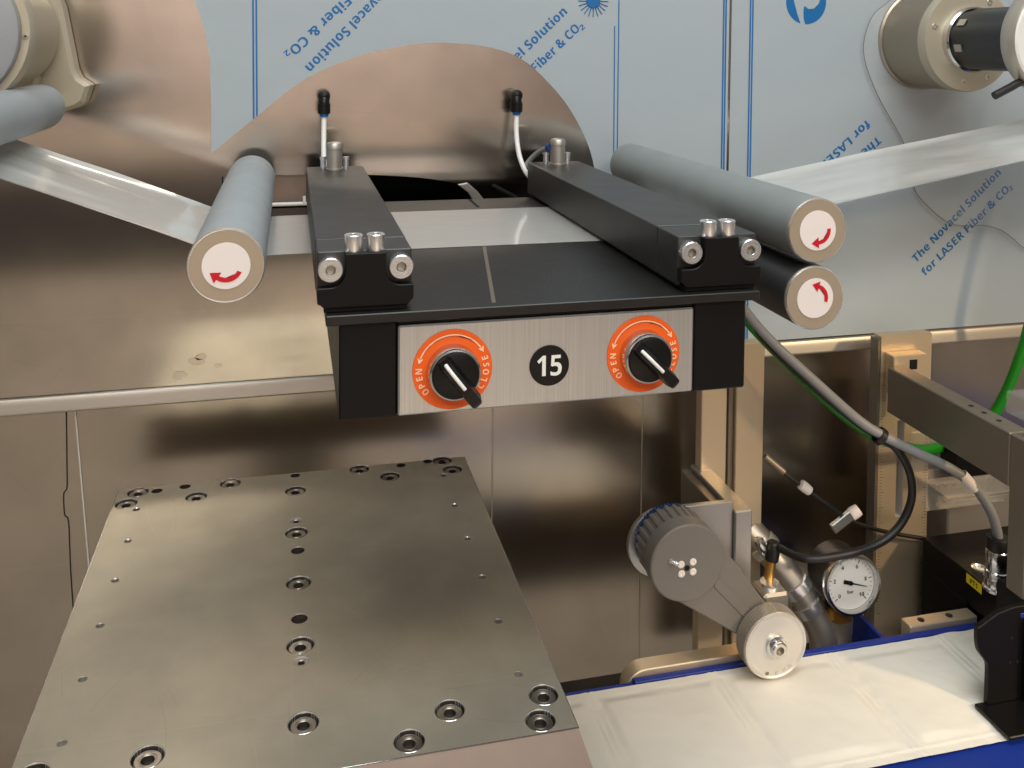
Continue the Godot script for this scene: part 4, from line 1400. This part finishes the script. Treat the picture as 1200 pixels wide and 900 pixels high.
func cables() -> void:
	var t := cable("grey_cable", "grey cable dropping from behind the table to the steel plug on the sensor", "cable", [V(0.430, 0.962, 0.03), V(0.470, 0.918, 0.04), V(0.503, 0.880, 0.05), V(0.540, 0.835, 0.06), V(0.596, 0.781, 0.08), V(0.641, 0.741, 0.09), V(0.665, 0.725, 0.10), V(0.706, 0.704, 0.11), V(0.742, 0.687, 0.12), V(0.768, 0.667, 0.13), V(0.782, 0.642, 0.14), V(0.789, 0.619, 0.1434), V(0.7905, 0.605, 0.1434)], 0.0056, M.cable_grey)
	turned("plug_boot", [Vector2(0.0, 0.0), Vector2(0.0125, 0.0), Vector2(0.0125, 0.012), Vector2(0.0115, 0.014), Vector2(0.0, 0.014)], V(0.7905, 0.5985, 0.1434), M.cable_black, t, Vector3.UP, 28)
	turned("steel_plug", [Vector2(0.0, 0.0), Vector2(0.0150, 0.0), Vector2(0.0150, 0.003), Vector2(0.0130, 0.0045), Vector2(0.0130, 0.012), Vector2(0.0122, 0.013), Vector2(0.0122, 0.0155), Vector2(0.0130, 0.0165), Vector2(0.0130, 0.0225), Vector2(0.0120, 0.0235), Vector2(0.0120, 0.0255), Vector2(0.0126, 0.0265), Vector2(0.0126, 0.0455), Vector2(0.0115, 0.047), Vector2(0.0, 0.047)], V(0.7908, 0.5507, 0.1434), M.chrome, t, Vector3.UP, 36)
	turned("cable_tag", [Vector2(0.0056, -0.011), Vector2(0.0063, -0.011), Vector2(0.0063, 0.011), Vector2(0.0056, 0.011)], V(0.7625, 0.672, 0.1275), M.sticker, t, V(0.62, -0.74, 0.25), 16)
	turned("cable_tie", [Vector2(0.0095, -0.004), Vector2(0.0105, -0.003), Vector2(0.0105, 0.003), Vector2(0.0095, 0.004)], V(0.666, 0.722, 0.097), M.cable_black, t, V(0.75, -0.6, 0.2), 20)
	cable("black_cable", "black cable looping from the cable tie round to the plug sensor", "cable", [V(0.430, 0.954, 0.02), V(0.470, 0.910, 0.03), V(0.511, 0.872, 0.04), V(0.543, 0.827, 0.055), V(0.602, 0.770, 0.07), V(0.648, 0.732, 0.08), V(0.672, 0.717, 0.09), V(0.688, 0.704, 0.10), V(0.705, 0.675, 0.10), V(0.708, 0.644, 0.10), V(0.694, 0.615, 0.10), V(0.666, 0.596, 0.10), V(0.621, 0.588, 0.10), V(0.578, 0.583, 0.09), V(0.562, 0.581, 0.06)], 0.0046, M.cable_black)
	cable("green_hose", "bright green hose sagging behind the beam and rising at the right", "hose", [V(0.430, 0.945, 0.02), V(0.470, 0.902, 0.03), V(0.511, 0.864, 0.04), V(0.546, 0.825, 0.05), V(0.609, 0.763, 0.06), V(0.660, 0.721, 0.07), V(0.702, 0.699, 0.07), V(0.759, 0.676, 0.05), V(0.823, 0.664, 0.02), V(0.876, 0.665, 0.0), V(0.905, 0.686, 0.0), V(0.922, 0.732, 0.01), V(0.934, 0.791, 0.02), V(0.945, 0.860, 0.03), V(0.975, 0.960, 0.05), V(1.02, 1.10, 0.06), V(1.05, 1.50, 0.06)], 0.0068, M.hose_green)
	t = cable("thin_cable", "thin black sensor cable with two pale inline connectors behind the gauge", "cable", [V(0.574, 0.662, 0.0), V(0.598, 0.643, 0.01), V(0.620, 0.627, 0.02), V(0.646, 0.608, 0.03), V(0.680, 0.584, 0.03), V(0.736, 0.559, 0.02), V(0.812, 0.538, 0.02), V(0.897, 0.510, 0.02)], 0.0026, M.cable_black)
	turned("clear_sleeve", [Vector2(0.0030, -0.018), Vector2(0.0046, -0.017), Vector2(0.0046, 0.012), Vector2(0.0030, 0.013)], V(0.586, 0.653, 0.005), M.alu_dark, t, V(0.7, -0.6, 0.3), 14)
	turned("connector", [Vector2(0.0, -0.008), Vector2(0.0062, -0.007), Vector2(0.0066, 0.0), Vector2(0.0058, 0.007), Vector2(0.0, 0.008)], V(0.618, 0.629, 0.02), M.sticker, t, V(0.75, -0.6, 0.2), 14)
	var g := Geo.new()
	g.xf = Transform3D(Basis(Vector3.BACK, deg_to_rad(32.0)), V(0.6665, 0.592, 0.034))
	g.box(V(-0.022, -0.0065, -0.003), V(0.010, 0.0065, 0.003), 0.001)
	put("connector_tag", g, M.alu, t)
	turned("connector", [Vector2(0.0, -0.007), Vector2(0.0075, -0.006), Vector2(0.0078, 0.0), Vector2(0.0070, 0.006), Vector2(0.0, 0.007)], V(0.6785, 0.5985, 0.034), M.sticker, t, V(0.8, 0.5, 0.1), 14)
	cable("short_black_cable", "short black cable showing in the gap between the two tan posts", "cable", [V(0.525, 0.755, -0.03), V(0.5295, 0.740, -0.026), V(0.535, 0.725, -0.026), V(0.545, 0.700, -0.03)], 0.003, M.cable_black)

# ================= reel hubs =================
func reels() -> void:
	var c := V(0.827, 1.184, 0.0)
	var t := thing("reel_hub", "beige right reel hub with dark chuck and white end ring", "reel hub")
	turned("base_drum", [Vector2(0.067, WALL), Vector2(0.067, WALL + 0.004), Vector2(0.0645, WALL + 0.006), Vector2(0.0645, 0.018), Vector2(0.0, 0.018)], c, M.drum, t, Vector3.BACK, 72)
	turned("flange", [Vector2(0.062, 0.016), Vector2(0.0655, 0.018), Vector2(0.0655, 0.030), Vector2(0.0645, 0.032), Vector2(0.0, 0.032)], c, M.cast, t, Vector3.BACK, 72)
	for a in [163.0, 262.0, 300.0, 60.0]:
		cap_screw("flange_screw", c + V(0.054 * cos(deg_to_rad(a)), 0.054 * sin(deg_to_rad(a)), 0.0325), Vector3.BACK, 0.0040, 0.002, M.bolt, t)
	turned("chuck_ring", [Vector2(0.041, 0.032), Vector2(0.041, 0.040), Vector2(0.039, 0.042)], c, M.chrome, t, Vector3.BACK, 64)
	var o := put("chuck", gear_ring(0.0385, 0.0, 0.115, 9, 0.0015), M.black_top, t)
	o.position = c + V(0, 0, 0.040)
	for a in [148.0, 196.0]:
		var q := deg_to_rad(a)
		boxy("chuck_tag", V(-0.0045, -0.0005, -0.006), V(0.0045, 0.0005, 0.006), 0.0, M.dull, t).transform = Transform3D(Basis(Vector3.BACK, q - PI / 2), c + V(0.0388 * cos(q), 0.0388 * sin(q), 0.056))
	turned("end_ring", [Vector2(0.040, 0.150), Vector2(0.060, 0.150), Vector2(0.0615, 0.152), Vector2(0.0615, 0.166), Vector2(0.0590, 0.170)], c, M.beige, t, Vector3.BACK, 72)
	turned("white_disc", [Vector2(0.0590, 0.1702), Vector2(0.057, 0.172), Vector2(0.0, 0.172)], c, M.white, t, Vector3.BACK, 72)
	var g := Geo.new()
	g.tube(smooth([c + V(-0.020, -0.048, 0.160), c + V(-0.040, -0.048, 0.160), c + V(-0.054, -0.054, 0.160), c + V(-0.074, -0.063, 0.160)], 5), 0.0045, 12)
	put("lever", g, M.cable_black, t)
	# left side
	t = thing("left_reel_hub", "left reel hub, grey round face with a beige rim, cut by the frame", "reel hub")
	c = V(-0.293, 1.180, 0.0)
	turned("face", [Vector2(0.0660, 0.135), Vector2(0.0660, 0.150), Vector2(0.064, 0.1515), Vector2(0.0, 0.1515)], c, M.grey_disc, t, Vector3.BACK, 72)
	turned("rim", [Vector2(0.0, -0.02), Vector2(0.060, -0.02), Vector2(0.060, 0.120), Vector2(0.0735, 0.122), Vector2(0.0735, 0.138), Vector2(0.0725, 0.140), Vector2(0.0662, 0.140)], c, M.cast, t, Vector3.BACK, 72)
	cap_screw("rim_screw", c + V(0.0692, -0.004, 0.1415), Vector3.BACK, 0.0022, 0.0015, M.bolt, t)
	t = thing("cast_bracket", "beige cast bracket plate bolted to the wall behind the left reel", "bracket")
	var p := PackedVector2Array([Vector2(-0.2480, 1.30), Vector2(-0.2420, 1.235), Vector2(-0.2325, 1.2085), Vector2(-0.2210, 1.1430), Vector2(-0.2170, 1.1335), Vector2(-0.2062, 1.1260), Vector2(-0.2120, 1.1075), Vector2(-0.2200, 1.1020), Vector2(-0.2430, 1.0945), Vector2(-0.36, 1.085), Vector2(-0.40, 1.12), Vector2(-0.40, 1.30)])
	g = Geo.new()
	g.prism(p, WALL, -0.030, 0.004)
	put("plate", g, M.cast, t)
	g = Geo.new()
	g.prism(PackedVector2Array([Vector2(-0.2575, 1.30), Vector2(-0.2575, 1.215), Vector2(-0.2530, 1.205), Vector2(-0.2520, 1.132), Vector2(-0.2570, 1.122), Vector2(-0.36, 1.122), Vector2(-0.36, 1.30)]), -0.030, -0.012, 0.003)
	put("raised_pad", g, M.cast, t)
